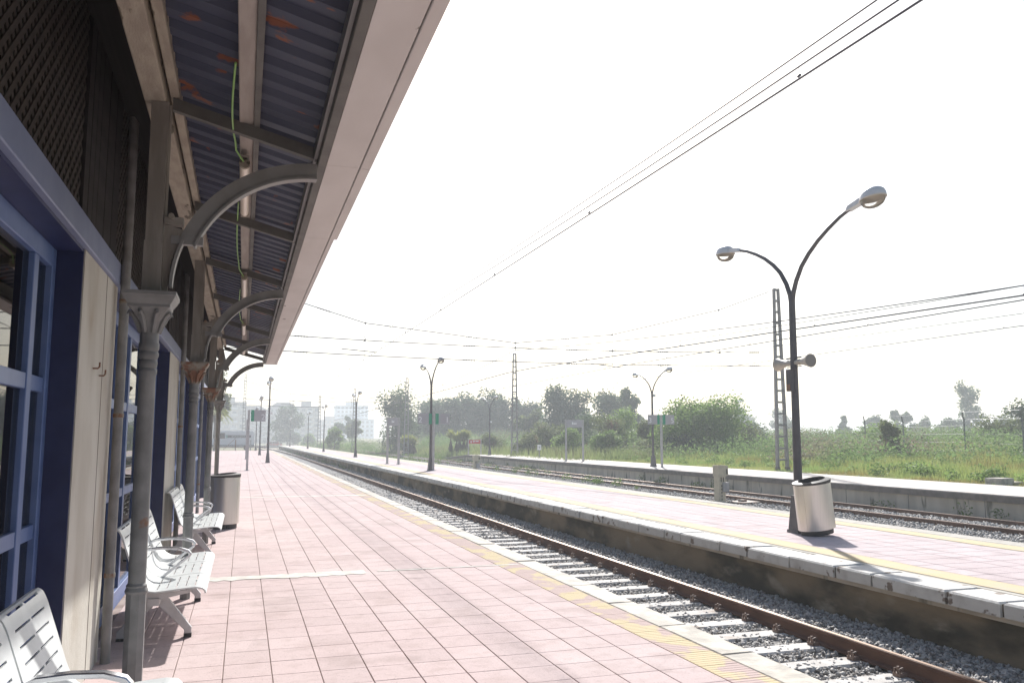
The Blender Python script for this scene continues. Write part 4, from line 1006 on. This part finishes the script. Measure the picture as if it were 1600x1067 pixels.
# the row of trees behind the tracks
tree('eucalyptus_tree', 'loose eucalyptus tree behind a lattice mast, left of the 2 sign', 22.3, 126, -.3, 10.2, 7.6, 'leaf_grey', 24, 6000, .30, .06, 'euc', seed=1)
for k, (x, y, h, w, st, sd, lab) in enumerate([
    (36.5, 170, 9.2, 8.5, 'round', 3, 'rounded pine-like tree rising behind the 2 and 1 sign'),
    (33.6, 150, 7.8, 7.4, 'euc', 4, 'dark tree directly right of the 2 and 1 sign'),
    (36.8, 150, 8.6, 7.6, 'euc', 5, 'dark pointed tree in the row behind the yucca bush'),
    (40.4, 150, 9.4, 8.2, 'euc', 6, 'tall dark tree left of the far platform lamp post'),
    (44.3, 150, 10.0, 8.6, 'euc', 7, 'tallest dark tree right behind the far platform lamp post'),
    (48.2, 150, 8.6, 8.0, 'euc', 8, 'dark tree just behind the lattice mast by the ramp'),
    (51.6, 148, 7.6, 7.2, 'euc', 9, 'lower dark tree right of the mast by the ramp'),
    (28.5, 150, 6.2, 6.0, 'round', 10, 'low round tree between the loose eucalyptus and the 2 sign')]):
    tree('dark_tree', lab, x, y, G(x, y), h, w, 'leaf_dark' if k else 'leaf_grey', 17, 5600, .40, .02, st, group='dark tree row behind the tracks', seed=sd)
tree('dark_tree', 'tall full tree left of the two-post board, darker side', 42.6, 110, G(43, 110), 9.0, 6.8, 'leaf_dark', 20, 7000, .31, .04, 'euc', seed=21)
tree('dark_tree', 'broad tree right behind the two-post board on concrete platform', 45.2, 110, G(45, 110), 8.3, 6.6, 'leaf_grey', 17, 6000, .31, .02, 'round', seed=22)
tree('dark_tree', 'low tree left of the tall pair behind the two-post board', 41.0, 118, G(41, 118), 5.8, 5.4, 'leaf_olive', 10, 2800, .33, .05, 'round', seed=23)
tree('dark_tree', 'broad grey-green tree left of the 3 and 5 sign', 50.6, 110, G(50, 110), 8.2, 8.0, 'leaf_grey', 18, 6800, .31, .02, 'round', seed=24)
tree('dark_tree', 'taller pointed grey-green tree left of the 3 and 5 sign', 53.4, 109, G(53, 109), 8.4, 4.6, 'leaf_grey', 12, 3600, .33, .10, 'euc', seed=25)
# the big bush and the thicket
bb = tree('large_bush', 'large bright green bush right behind the 3 and 5 sign', 35.2, 59.5, G(35, 59.5), 5.15, 8.6, 'leaf_bright', 40, 26000, .17, .05, 'round', 'bush', seed=31, tr=.09)
tree('shrub', 'olive shrub with bare stems right of the two-post board', 31.3, 68.5, G(31, 68), 3.9, 4.2, 'leaf_olive', 14, 4200, .16, .12, 'round', 'shrub', seed=32, tr=.06)
tree('shrub', 'dark olive shrub directly behind the 3 and 5 sign post', 33.2, 64, G(33, 64), 3.4, 3.4, 'leaf_olive', 12, 4600, .15, .02, 'round', 'shrub', seed=33, tr=.05)
tree('shrub', 'pale green tall shrub between two-post board and 3 sign', 34.4, 72, G(34, 72), 4.6, 4.2, 'leaf_bright', 14, 3600, .17, .15, 'euc', 'shrub', seed=34, tr=.05)
tree('shrub', 'light green shrub right behind the two-post board', 27.9, 70, G(28, 70), 2.6, 3.0, 'leaf_bright', 10, 2600, .15, .02, 'round', 'shrub', seed=35, tr=.04)
tree('shrub', 'low dark green shrub at the foot of the large bush', 31.9, 57.5, G(31.9, 57.5), 1.9, 3.0, 'leaf_dark', 10, 3600, .13, .0, 'round', 'shrub', seed=36, tr=.04)
tree('shrub', 'small dark upright bush standing alone on the grass', 38.6, 42.6, G(38.6, 42.6), 2.6, 1.9, 'leaf_olive', 14, 5200, .12, .0, 'euc', 'shrub', seed=37, tr=.04)
tree('shrub', 'round bright bush beside the distant third island lamp', 15.4, 150, -.5, 4.1, 3.6, 'leaf_bright', 12, 2600, .32, .0, 'round', 'shrub', seed=38, tr=.08)
tree('shrub', 'bare greyish shrub at the right picture edge', 40.9, 33.3, G(40.9, 33.3), 1.9, 2.6, 'leaf_olive', 10, 1300, .11, .1, 'round', 'shrub', seed=39, tr=.05)
tree('shrub', 'thin leafy tree top at the right picture edge', 62.0, 53.0, G(62, 53), 4.2, 3.4, 'leaf_grey', 9, 1500, .2, .3, 'euc', 'tree', seed=40, tr=.06)
for k, (x, y, h, w, m, lab) in enumerate([
    (26.4, 76, 2.3, 3.2, 'leaf_olive', 'olive shrub left of the two-post board'), (29.8, 80, 3.4, 4.2, 'leaf_olive', 'broad olive shrub behind the two-post board'),
    (29.2, 64.5, 2.4, 2.8, 'leaf_bright', 'bright low shrub midway between board and 3 sign'), (33.6, 80, 4.4, 5.0, 'leaf_grey', 'grey-green shrub at the foot of the broad tree'),
    (37.0, 78, 4.0, 5.0, 'leaf_olive', 'olive thicket shrub behind the 3 and 5 sign'), (40.8, 62, 3.0, 4.2, 'leaf_olive', 'olive shrub at the right foot of the large bush'),
    (44.5, 66, 2.8, 5.0, 'leaf_grey', 'grey shrub behind the nearest lattice mast'), (52.0, 58, 2.6, 5.5, 'leaf_bright', 'light green thicket behind the fence, right of lamp'),
    (58.5, 52, 2.8, 6.0, 'leaf_olive', 'broad olive thicket behind the fence, beyond lone bush'), (56.0, 45, 2.3, 4.6, 'leaf_bright', 'light green thicket right of the lone dark bush'),
    (26.0, 88, 2.2, 3.4, 'leaf_olive', 'low olive shrub behind the far lamp post')]):
    tree('shrub', lab, x, y, G(x, y), h, w, m, 13, 3600, .16, .0, 'round', 'shrub', seed=90 + k, tr=.05)
# yucca-like clumps with dead skirts
def yucca(lab, x, y, z, h, w, seed):
    rr = random.Random(seed); t = thing('yucca_clump', lab, 'bush', (x, y, z), 0, 'yucca clumps by the tracks'); g, d = MB(), MB()
    for hd in range(8):
        cx, cy, cz = rr.uniform(-.5, .5) * w * .6, rr.uniform(-.5, .5) * w * .45, h * rr.uniform(.45, .66)
        for k in range(60):
            a = rr.uniform(0, 2*pi); e = rr.uniform(.05, 1.4); L = h * rr.uniform(.40, .58); c, s = cos(a)*cos(e), sin(a)*cos(e)
            P = [(cx, cy, cz), (cx + c*L*.55, cy + s*L*.55, cz + sin(e)*L*.6), (cx + c*L, cy + s*L, cz + sin(e)*L*.85 - .14*L*cos(e))]
            nx_, ny_ = -sin(a)*.075*h/2.5, cos(a)*.075*h/2.5
            g.add([(P[0][0]-nx_, P[0][1]-ny_, P[0][2]), (P[0][0]+nx_, P[0][1]+ny_, P[0][2]), (P[1][0]+nx_, P[1][1]+ny_, P[1][2]), (P[1][0]-nx_, P[1][1]-ny_, P[1][2]), P[2]], [(0, 1, 2, 3), (3, 2, 4)])
        for k in range(26):
            a = rr.uniform(0, 2*pi); q = rr.uniform(.05, .22)*w*.45; z1_ = cz - rr.uniform(.0, .1)*h; x2, y2 = cx + cos(a)*q, cy + sin(a)*q
            d.add([(cx-.04, cy, z1_), (cx+.04, cy, z1_), (x2+.05, y2, rr.uniform(0, .2)*h), (x2-.05, y2, rr.uniform(0, .15)*h)], [(0, 1, 2, 3)])
    me = bpy.data.meshes.new('leaves'); g.build('leaves', 'leaf_palm', t); d.build('dead_leaves', 'dead_frond', t)
yucca('yellowish yucca clump with dead skirt right of the 2 and 1 sign', 23.6, 93, -.1, 2.7, 3.6, 1)
yucca('yellowish yucca clump at the foot of a lattice mast', 20.2, 106, -.5, 2.5, 3.6, 2)
# palm behind the columns
pm = thing('palm_tree', 'small palm with drooping fronds behind the far columns', 'palm tree', (-3.2, 108, -.1)); MB().tube([(0, 0, 0), (.05, 0, 2.4), (0, 0, 4.6)], [.28, .22, .2], 9).build('trunk', 'bark', pm)
rr = random.Random(4)
for k in range(26):
    a = rr.uniform(0, 2*pi); e = rr.uniform(.1, 1.2); L = rr.uniform(1.9, 2.6); f = MB(); P = []
    for i in range(9):
        t_ = i / 8; P.append((cos(a)*cos(e)*L*t_*(1-.15*t_), sin(a)*cos(e)*L*t_*(1-.15*t_), 4.6 + sin(e)*L*t_ - 1.5*t_*t_))
    f.tube(P, [.03]*5 + [.02]*4, 4)
    for i in range(1, 9):
        for s in (-1, 1):
            b = P[i]; q = .5*(1-.5*i/8); f.add([b, (b[0]+cos(a)*.06, b[1]+sin(a)*.06, b[2]), (b[0]-sin(a)*s*q+cos(a)*.25, b[1]+cos(a)*s*q+sin(a)*.25, b[2]-.28)], [(0, 1, 2)])
            c = P[i-1]; b = tuple((np.array(b)+np.array(c))/2); f.add([b, (b[0]+cos(a)*.06, b[1]+sin(a)*.06, b[2]), (b[0]-sin(a)*s*q+cos(a)*.25, b[1]+cos(a)*s*q+sin(a)*.25, b[2]-.28)], [(0, 1, 2)])
    f.build('frond', 'leaf_palm', pm)
tree('dark_tree', 'tall tree top showing beside the last arch bracket', -3.6, 120, -.6, 11.8, 4.0, 'leaf_olive', 10, 2200, .35, .4, 'euc', seed=51)
tree('dark_tree', 'big round dark tree in front of the apartment blocks', 12.6, 255, -.8, 12.0, 9.6, 'leaf_dark', 20, 4200, .6, .05, 'round', seed=52)
tree('dark_tree', 'hazy tree left of the blue tower block foot', 24.6, 232, -.8, 6.6, 5.5, 'leaf_dark', 10, 1800, .5, .1, 'round', seed=53)
tree('dark_tree', 'hazy rounded tree right of the blue tower block', 28.2, 235, -.5, 8.2, 5.0, 'leaf_grey', 10, 1800, .5, .1, 'round', seed=54)
tree('dark_tree', 'brownish round tree between mast and second island lamp', 24.0, 190, -.3, 6.2, 4.6, 'leaf_olive', 10, 1800, .42, .1, 'round', seed=55)
tree('shrub', 'pale distant shrub right of the big round dark tree', 17.5, 240, -.8, 3.6, 5.5, 'leaf_bright', 8, 1200, .5, .0, 'round', 'shrub', seed=56)
# far trees along the right horizon
for k, (x, y, h, w, st, lab) in enumerate([
    (146.5, 222, 11.6, 10, 'round', 'hazy round tree right of the far floodlight mast'), (149.0, 206, 10.0, 9, 'round', 'hazy round tree just left of the nearest lattice mast'),
    (124.6, 150, 6.2, 4.6, 'cone', 'small pointed tree right of the nearest lamp post'), (133.0, 151, 6.4, 5.2, 'round', 'small far tree pair left of the lone dark bush'),
    (131.2, 140, 7.2, 5.4, 'round', 'far round tree above the lone dark bush'), (136.2, 140, 5.6, 4.4, 'euc', 'thin far tree right of the lone dark bush'),
    (133.5, 130, 5.2, 6.0, 'round', 'low far tree left of the tall slim tree'), (138.2, 130, 13.0, 6.2, 'euc', 'tall slim eucalyptus alone on the right horizon'),
    (141.5, 125, 5.4, 6.0, 'round', 'low far tree right of the tall slim eucalyptus'), (112.0, 152, 4.6, 5.0, 'round', 'low far tree behind the nearest lamp post')]):
    tree('far_tree', lab, x, y, .4, h, w, 'leaf_grey' if st != 'cone' else 'leaf_dark', 12 if st != 'euc' else 18, 2600, .42, .12, st, group='far trees on the right horizon', seed=60 + k)

# scrub mass, grass and weeds (uncountable)
cl = []
for k in range(330):
    d = RNG.uniform(48, 135); az = RNG.uniform(R(13), R(54)); x, y = d * sin(az), d * cos(az)
    if x < 29 + max(0, (60 - d)) * .15: continue
    s = RNG.uniform(.5, 1.7) * (0.62 + d / 150); cl.append((x, y, gh(x, y) + s * .40, s * 1.9, s * 1.9, s * .70))
for k in range(60):
    x, y = RNG.uniform(24.5, 36), RNG.uniform(84, 135); s = RNG.uniform(.6, 1.3); cl.append((x, y, gh(x, y) + s * .4, s * 1.4, s * 1.4, s * .75))
for k in range(70):
    y = RNG.uniform(112, 146); x = y * RNG.uniform(.20, .56); s = RNG.uniform(1.2, 2.3); cl.append((x, y, gh(x, y) + s * .45, s * 1.5, s * 1.5, s * .8))
for k in range(34):
    x, y = RNG.uniform(11.5, 24), RNG.uniform(128, 185); s = RNG.uniform(.7, 1.7); cl.append((x, y, gh(x, y) + s * .4, s * 1.6, s * 1.6, s * .8))
V, F = leaf_cloud(270000, cl, .13)
cl2 = []
for k in range(260):
    d = RNG.uniform(34, 62); az = RNG.uniform(R(20), R(52)); x, y = d * sin(az), d * cos(az)
    if x < 25.4: continue
    s = RNG.uniform(.12, .42); cl2.append((x, y, gh(x, y) + s * .6, s * 1.2, s * 1.2, s))
V2, F2 = leaf_cloud(22000, cl2, .085)
tag(obj('herbs', fast_mesh('herbs', V2, F2, 'leaf_bright')), 'rough leafy herbs standing out of the long grass', 'herbs', kind='stuff')
tag(obj('scrub', fast_mesh('scrub', V, F, 'scrub')), 'low grey-green scrub covering the ground beyond the grass', 'scrub', kind='stuff')
def blades(n, X, Y, hmin, hmax, wd):
    Z = gh(X, Y); hgt = RNG.uniform(hmin, hmax, n); a = RNG.uniform(0, 2*pi, n); b = RNG.uniform(0, 2*pi, n); ln = RNG.uniform(.05, .5, n) * hgt
    w = wd if np.ndim(wd) else np.full(n, wd)
    P0 = np.stack([X - np.cos(a)*w, Y - np.sin(a)*w, Z - .03], -1); P1 = np.stack([X + np.cos(a)*w, Y + np.sin(a)*w, Z - .03], -1)
    P2 = np.stack([X + np.cos(b)*ln, Y + np.sin(b)*ln, Z + hgt], -1)
    return np.stack([P0, P1, P2], 1).reshape(-1, 3), np.arange(3*n).reshape(-1, 3)
def wedge(n, dmin, dmax, a0, a1, xmin):
    d = dmin + (dmax - dmin) * RNG.uniform(0, 1, n) ** 1.25; az = RNG.uniform(a0, a1, n); X, Y = d*np.sin(az), d*np.cos(az); k = X > xmin; return X[k], Y[k]
X, Y = wedge(190000, 26, 75, R(16), R(58), 24.62); d = np.hypot(X, Y)
h_ = np.clip((X - 24.6) / 5, .25, 1) * (1 + .45 * np.sin(X * .9 + 2 * np.sin(Y * .31)) * np.sin(Y * .73 + 1.7 * np.sin(X * .23)) + .3 * np.sin(X * 2.7) * np.sin(Y * 2.1))
V, F = blades(len(X), X, Y, .14 * h_, .62 * h_, .006 + d * .00028)
tag(obj('grass', fast_mesh('grass', V, F, 'grass_near')), 'long yellow-green grass beyond the concrete platform', 'grass', kind='stuff')
X, Y = wedge(70000, 60, 150, R(9), R(56), 21.5); d = np.hypot(X, Y)
V, F = blades(len(X), X, Y, .3, 1.1, d * .0005)
tag(obj('tall_grass', fast_mesh('tall_grass', V, F, 'grass_far')), 'taller dull green grass farther behind the fence', 'grass', kind='stuff')
X = np.concatenate([RNG.uniform(12.3, 24, 16000), RNG.uniform(8, 22, 9000)]); Y = np.concatenate([RNG.uniform(78, 130, 16000), RNG.uniform(130, 240, 9000)])
keep = ~((np.abs(X - 18.5) < 1.1) & (RNG.uniform(0, 1, len(X)) < .85)); X, Y = X[keep], Y[keep]
V, F = blades(len(X), X, Y, .08, .42, .05)
tag(obj('trackside_grass', fast_mesh('trackside_grass', V, F, 'weed')), 'patchy bright grass around the far end of the tracks', 'grass', kind='stuff')
cl = []
for k in range(60):
    s = RNG.uniform(.12, .34); y = RNG.uniform(30, 85); x = RNG.choice([20.15, 19.8, 18.6, 17.2, 20.25]); cl.append((x, y, -.72 + s * .5, s, s * 1.3, s * .8))
for (x, y, s) in ((20.2, 33.0, .3), (20.15, 22.5, .22), (20.2, 22.3, .18), (20.2, 19.4, .3), (20.2, 18.2, .28), (20.2, 23, .2), (16.9, 49, .42), (17.3, 53, .35), (20.1, 40, .3), (16.0, 70, .5), (15.5, 80, .6)): cl.append((x, y, -.72 + s * .6, s * .6, s, s))
cl += [(7.05, float(y), -.6, .16, .5, .25) for y in RNG.uniform(58, 160, 70)]
V, F = leaf_cloud(9000, cl, .07)
tag(obj('weeds', fast_mesh('weeds', V, F, 'weed')), 'bright green weeds sprouting along the rails and platform walls', 'weeds', kind='stuff')

# ------------------------------------------------------------------ van, far car, far yard
vn = thing('delivery_van', 'white delivery van with a dark lettered stripe beyond the platform end', 'van', (-1.3, 119, -.10))
body = MB().prism([(2.75, .38), (2.75, 2.35), (2.68, 2.58), (2.5, 2.64), (-1.35, 2.64), (-1.75, 2.5), (-2.35, 1.62), (-2.85, 1.35), (-2.98, 1.1), (-2.98, .42)], 'y', -1.0, 1.0)
bevel(body.build('body', 'van_white', vn), .06, 3)
MB().prism([(-1.62, 2.35), (-1.05, 2.35), (-1.05, 1.62), (-2.12, 1.62)], 'y', -1.012, -.995).build('side_window', 'van_glass', vn)
st = MB().box(-.72, 2.3, -1.012, -1.002, 1.72, 2.06).build('dark_stripe', 'van_black', vn)
MB().box(-.95, -.725, -1.014, -1.002, 1.72, 2.06).build('green_mark', 'sign_green', st)
text('enterprise', .34, 'white_paint', st, (.80, -1.02, 1.91), RX, 'lettering', 1.45)
text('e', .30, 'white_paint', st, (-.84, -1.016, 1.89), RX, 'lettering', 1.1)
MB().box(-2.9, 2.76, -1.014, -.998, .62, .74).build('rubbing_strip', 'van_black', vn)
MB().box(2.66, 2.762, -.95, -.72, 1.0, 1.5).build('tail_light', 'car_red', vn)
for x in (-2.05, 1.75):
    for s in (-1, 1):
        w = autosmooth(MB().tube([(x, s*.82, .36), (x, s*1.0, .36)], .36, 20).build('wheel', 'van_black', vn)); MB().tube([(x, s*1.0, .36), (x, s*1.012, .36)], .2, 16).build('hub', 'post_grey', w)
pf = [(-4.6, 'thin brown post'), (-.92, 'thin brown post'), (.95, 'grey post')]
fe = thing('post_and_rail', 'low brown post barrier in front of the white van', 'barrier', (0, 114, -.10))
for x, _ in pf: MB().box(x - .07, x + .07, -.07, .07, 0, 1.45).build('post', 'brown_post' if x < 0.5 else 'post_grey', fe)
MB().box(-5, 3.2, -.04, .04, .5, .58).build('rail', 'brown_post', fe)
MB().tube([(-.92, 0, 1.7), (-2.4, 0, .2)], .03, 5).build('stay', 'brown_post', fe)
cr = thing('parked_car', 'tiny red car parked far beyond the tracks', 'car', (8.0, 232, -.8))
b_ = MB().prism([(-2, .3), (2, .3), (2.05, .75), (1.3, .9), (.8, 1.4), (-1.1, 1.42), (-1.7, .95), (-2.05, .85)], 'y', -.85, .85); bevel(b_.build('body', 'car_red', cr), .05)
MB().prism([(1.1, .93), (.74, 1.32), (-1.0, 1.34), (-1.45, .97)], 'y', -.86, .86).build('windows', 'van_glass', cr)
for x in (-1.25, 1.25):
    for s in (-1, 1): MB().tube([(x, s*.7, .32), (x, s*.87, .32)], .32, 14).build('wheel', 'van_black', cr)
yd = MB().box(-60, 60, 170, 235, -.84, -.72).build('yard', 'ochre_earth'); tag(yd, kind='structure')
yf = thing('yard_fence', 'thin pale fence along the far yard', 'fence', (0, 200, -.72))
for k in range(22): MB().tube([(-8 + k*1.6, 0, 0), (-8 + k*1.6, 0, 1.5)], .05, 5).build('post', 'post_grey', yf)
for z in (.75, 1.45): MB().tube([(-8, 0, z), (25.6, 0, z)], .03, 4).build('rail', 'post_grey', yf)
MB().box(-8, 25.6, -.05, .05, 0, .55).build('low_wall', 'cream_paving', yf)

# ------------------------------------------------------------------ apartment blocks
def block(lab, x, y, w, d, h, m, floors, cols, rz=0.0, roof='flat', bal=True, z=-.8, seed=0):
    rr = random.Random(seed); t = thing('apartment_block', lab, 'building', (x, y, z), rz, None)
    MB().box(-w/2, w/2, 0, d, 0, h).build('wall', m, t)
    if roof == 'flat':
        MB().box(-w/2-.25, w/2+.25, -.25, d+.25, h, h+.5).build('roof', 'roof_dark', t)
        MB().box(-w*.18, w*.2, d*.3, d*.6, h+.5, h+2.8).build('stair_head', m, t)
    else:
        MB().prism([(-w/2-.5, h), (w/2+.5, h), (w*.22, h+h*.16), (-w*.22, h+h*.16)], 'y', -.5, d+.5).build('roof', 'roof_dark', t)
    fh = h / floors; cw = w / cols
    wme = MB().box(-cw*.27, cw*.27, -.06, .1, -fh*.26, fh*.26).mesh('window', 'win_dark')
    bme = MB().box(-cw*.44, cw*.44, -1.1, -.0, -fh*.5, -fh*.5+.18).box(-cw*.44, cw*.44, -1.1, -1.0, -fh*.5, -fh*.5+1.0).mesh('balcony', 'balcony')
    for f in range(floors):
        for c in range(cols):
            px, pz = -w/2 + cw*(c+.5), fh*(f+.52)
            obj('window', wme, t, (px, 0, pz))
            if bal and c % 2 == seed % 2 and f > 0: obj('balcony', bme, t, (px, 0, pz))
    return t
block('cream apartment block with a tall stair head, leftmost of the far buildings', -7.2, 380, 16, 14, 17.5, 'facade_cream', 6, 5, seed=1)
block('grey apartment block with pitched roof behind the lattice mast', 3.4, 395, 15, 14, 14.6, 'facade_grey', 6, 5, roof='hip', seed=2)
block('broad grey apartment block behind the 2 sign', 17.2, 400, 13, 14, 16.2, 'facade_grey', 6, 5, seed=3, roof='hip')
block('pale apartment block with white balconies beside the round dark tree', 26.0, 372, 11, 14, 15.6, 'facade_cream', 7, 4, seed=4)
block('small cream block half hidden below the leftmost building', -14.5, 400, 8, 12, 15.5, 'facade_brick', 6, 3, seed=8)
block('low brownish block between round tree and blue tower', 50.5, 520, 16, 14, 13.0, 'facade_brick', 5, 6, seed=5)
block('long low pale block at the foot of the blue tower', 66.5, 520, 22, 14, 13.5, 'facade_blue', 5, 8, seed=6, bal=False)
block('hazy blue tower block highest above the tracks', 69.0, 560, 21, 16, 23.5, 'facade_blue', 9, 8, seed=7, bal=False)
# floodlight mast
fm = thing('floodlight_mast', 'faint floodlight mast with a lamp ring on the right horizon', 'mast', (197, 300, .3)); MB().tube([(0, 0, 0), (0, 0, 16.5)], [.3, .18], 8).build('pole', 'post_grey', fm)
MB().tube([(1.5*cos(a), 1.5*sin(a), 16.2) for a in np.linspace(0, 2*pi, 13)], .1, 5).build('ring', 'post_grey', fm)
for k in range(9):
    a = 2*pi*k/9; MB().box(-.3, .3, -.2, .2, 16.2, 17.1).build('floodlight', 'post_grey', fm, (1.5*cos(a), 1.5*sin(a), 0))

# ------------------------------------------------------------------ hazy air
hz = bpy.data.materials.new('haze'); hz.use_nodes = True; n = hz.node_tree.nodes; n.remove(n['Principled BSDF'])
pv = n.new('ShaderNodeVolumePrincipled'); pv.inputs['Density'].default_value = HAZE; pv.inputs['Color'].default_value = (0.90, 0.955, 1.0, 1); pv.inputs['Anisotropy'].default_value = 0.25
hz.node_tree.links.new(pv.outputs[0], n['Material Output'].inputs['Volume']); MATS['haze'] = hz
h_o = MB().box(-1150, 1150, -340, 1350, -2.0, 26).build('haze', 'haze'); tag(h_o, kind='stuff')
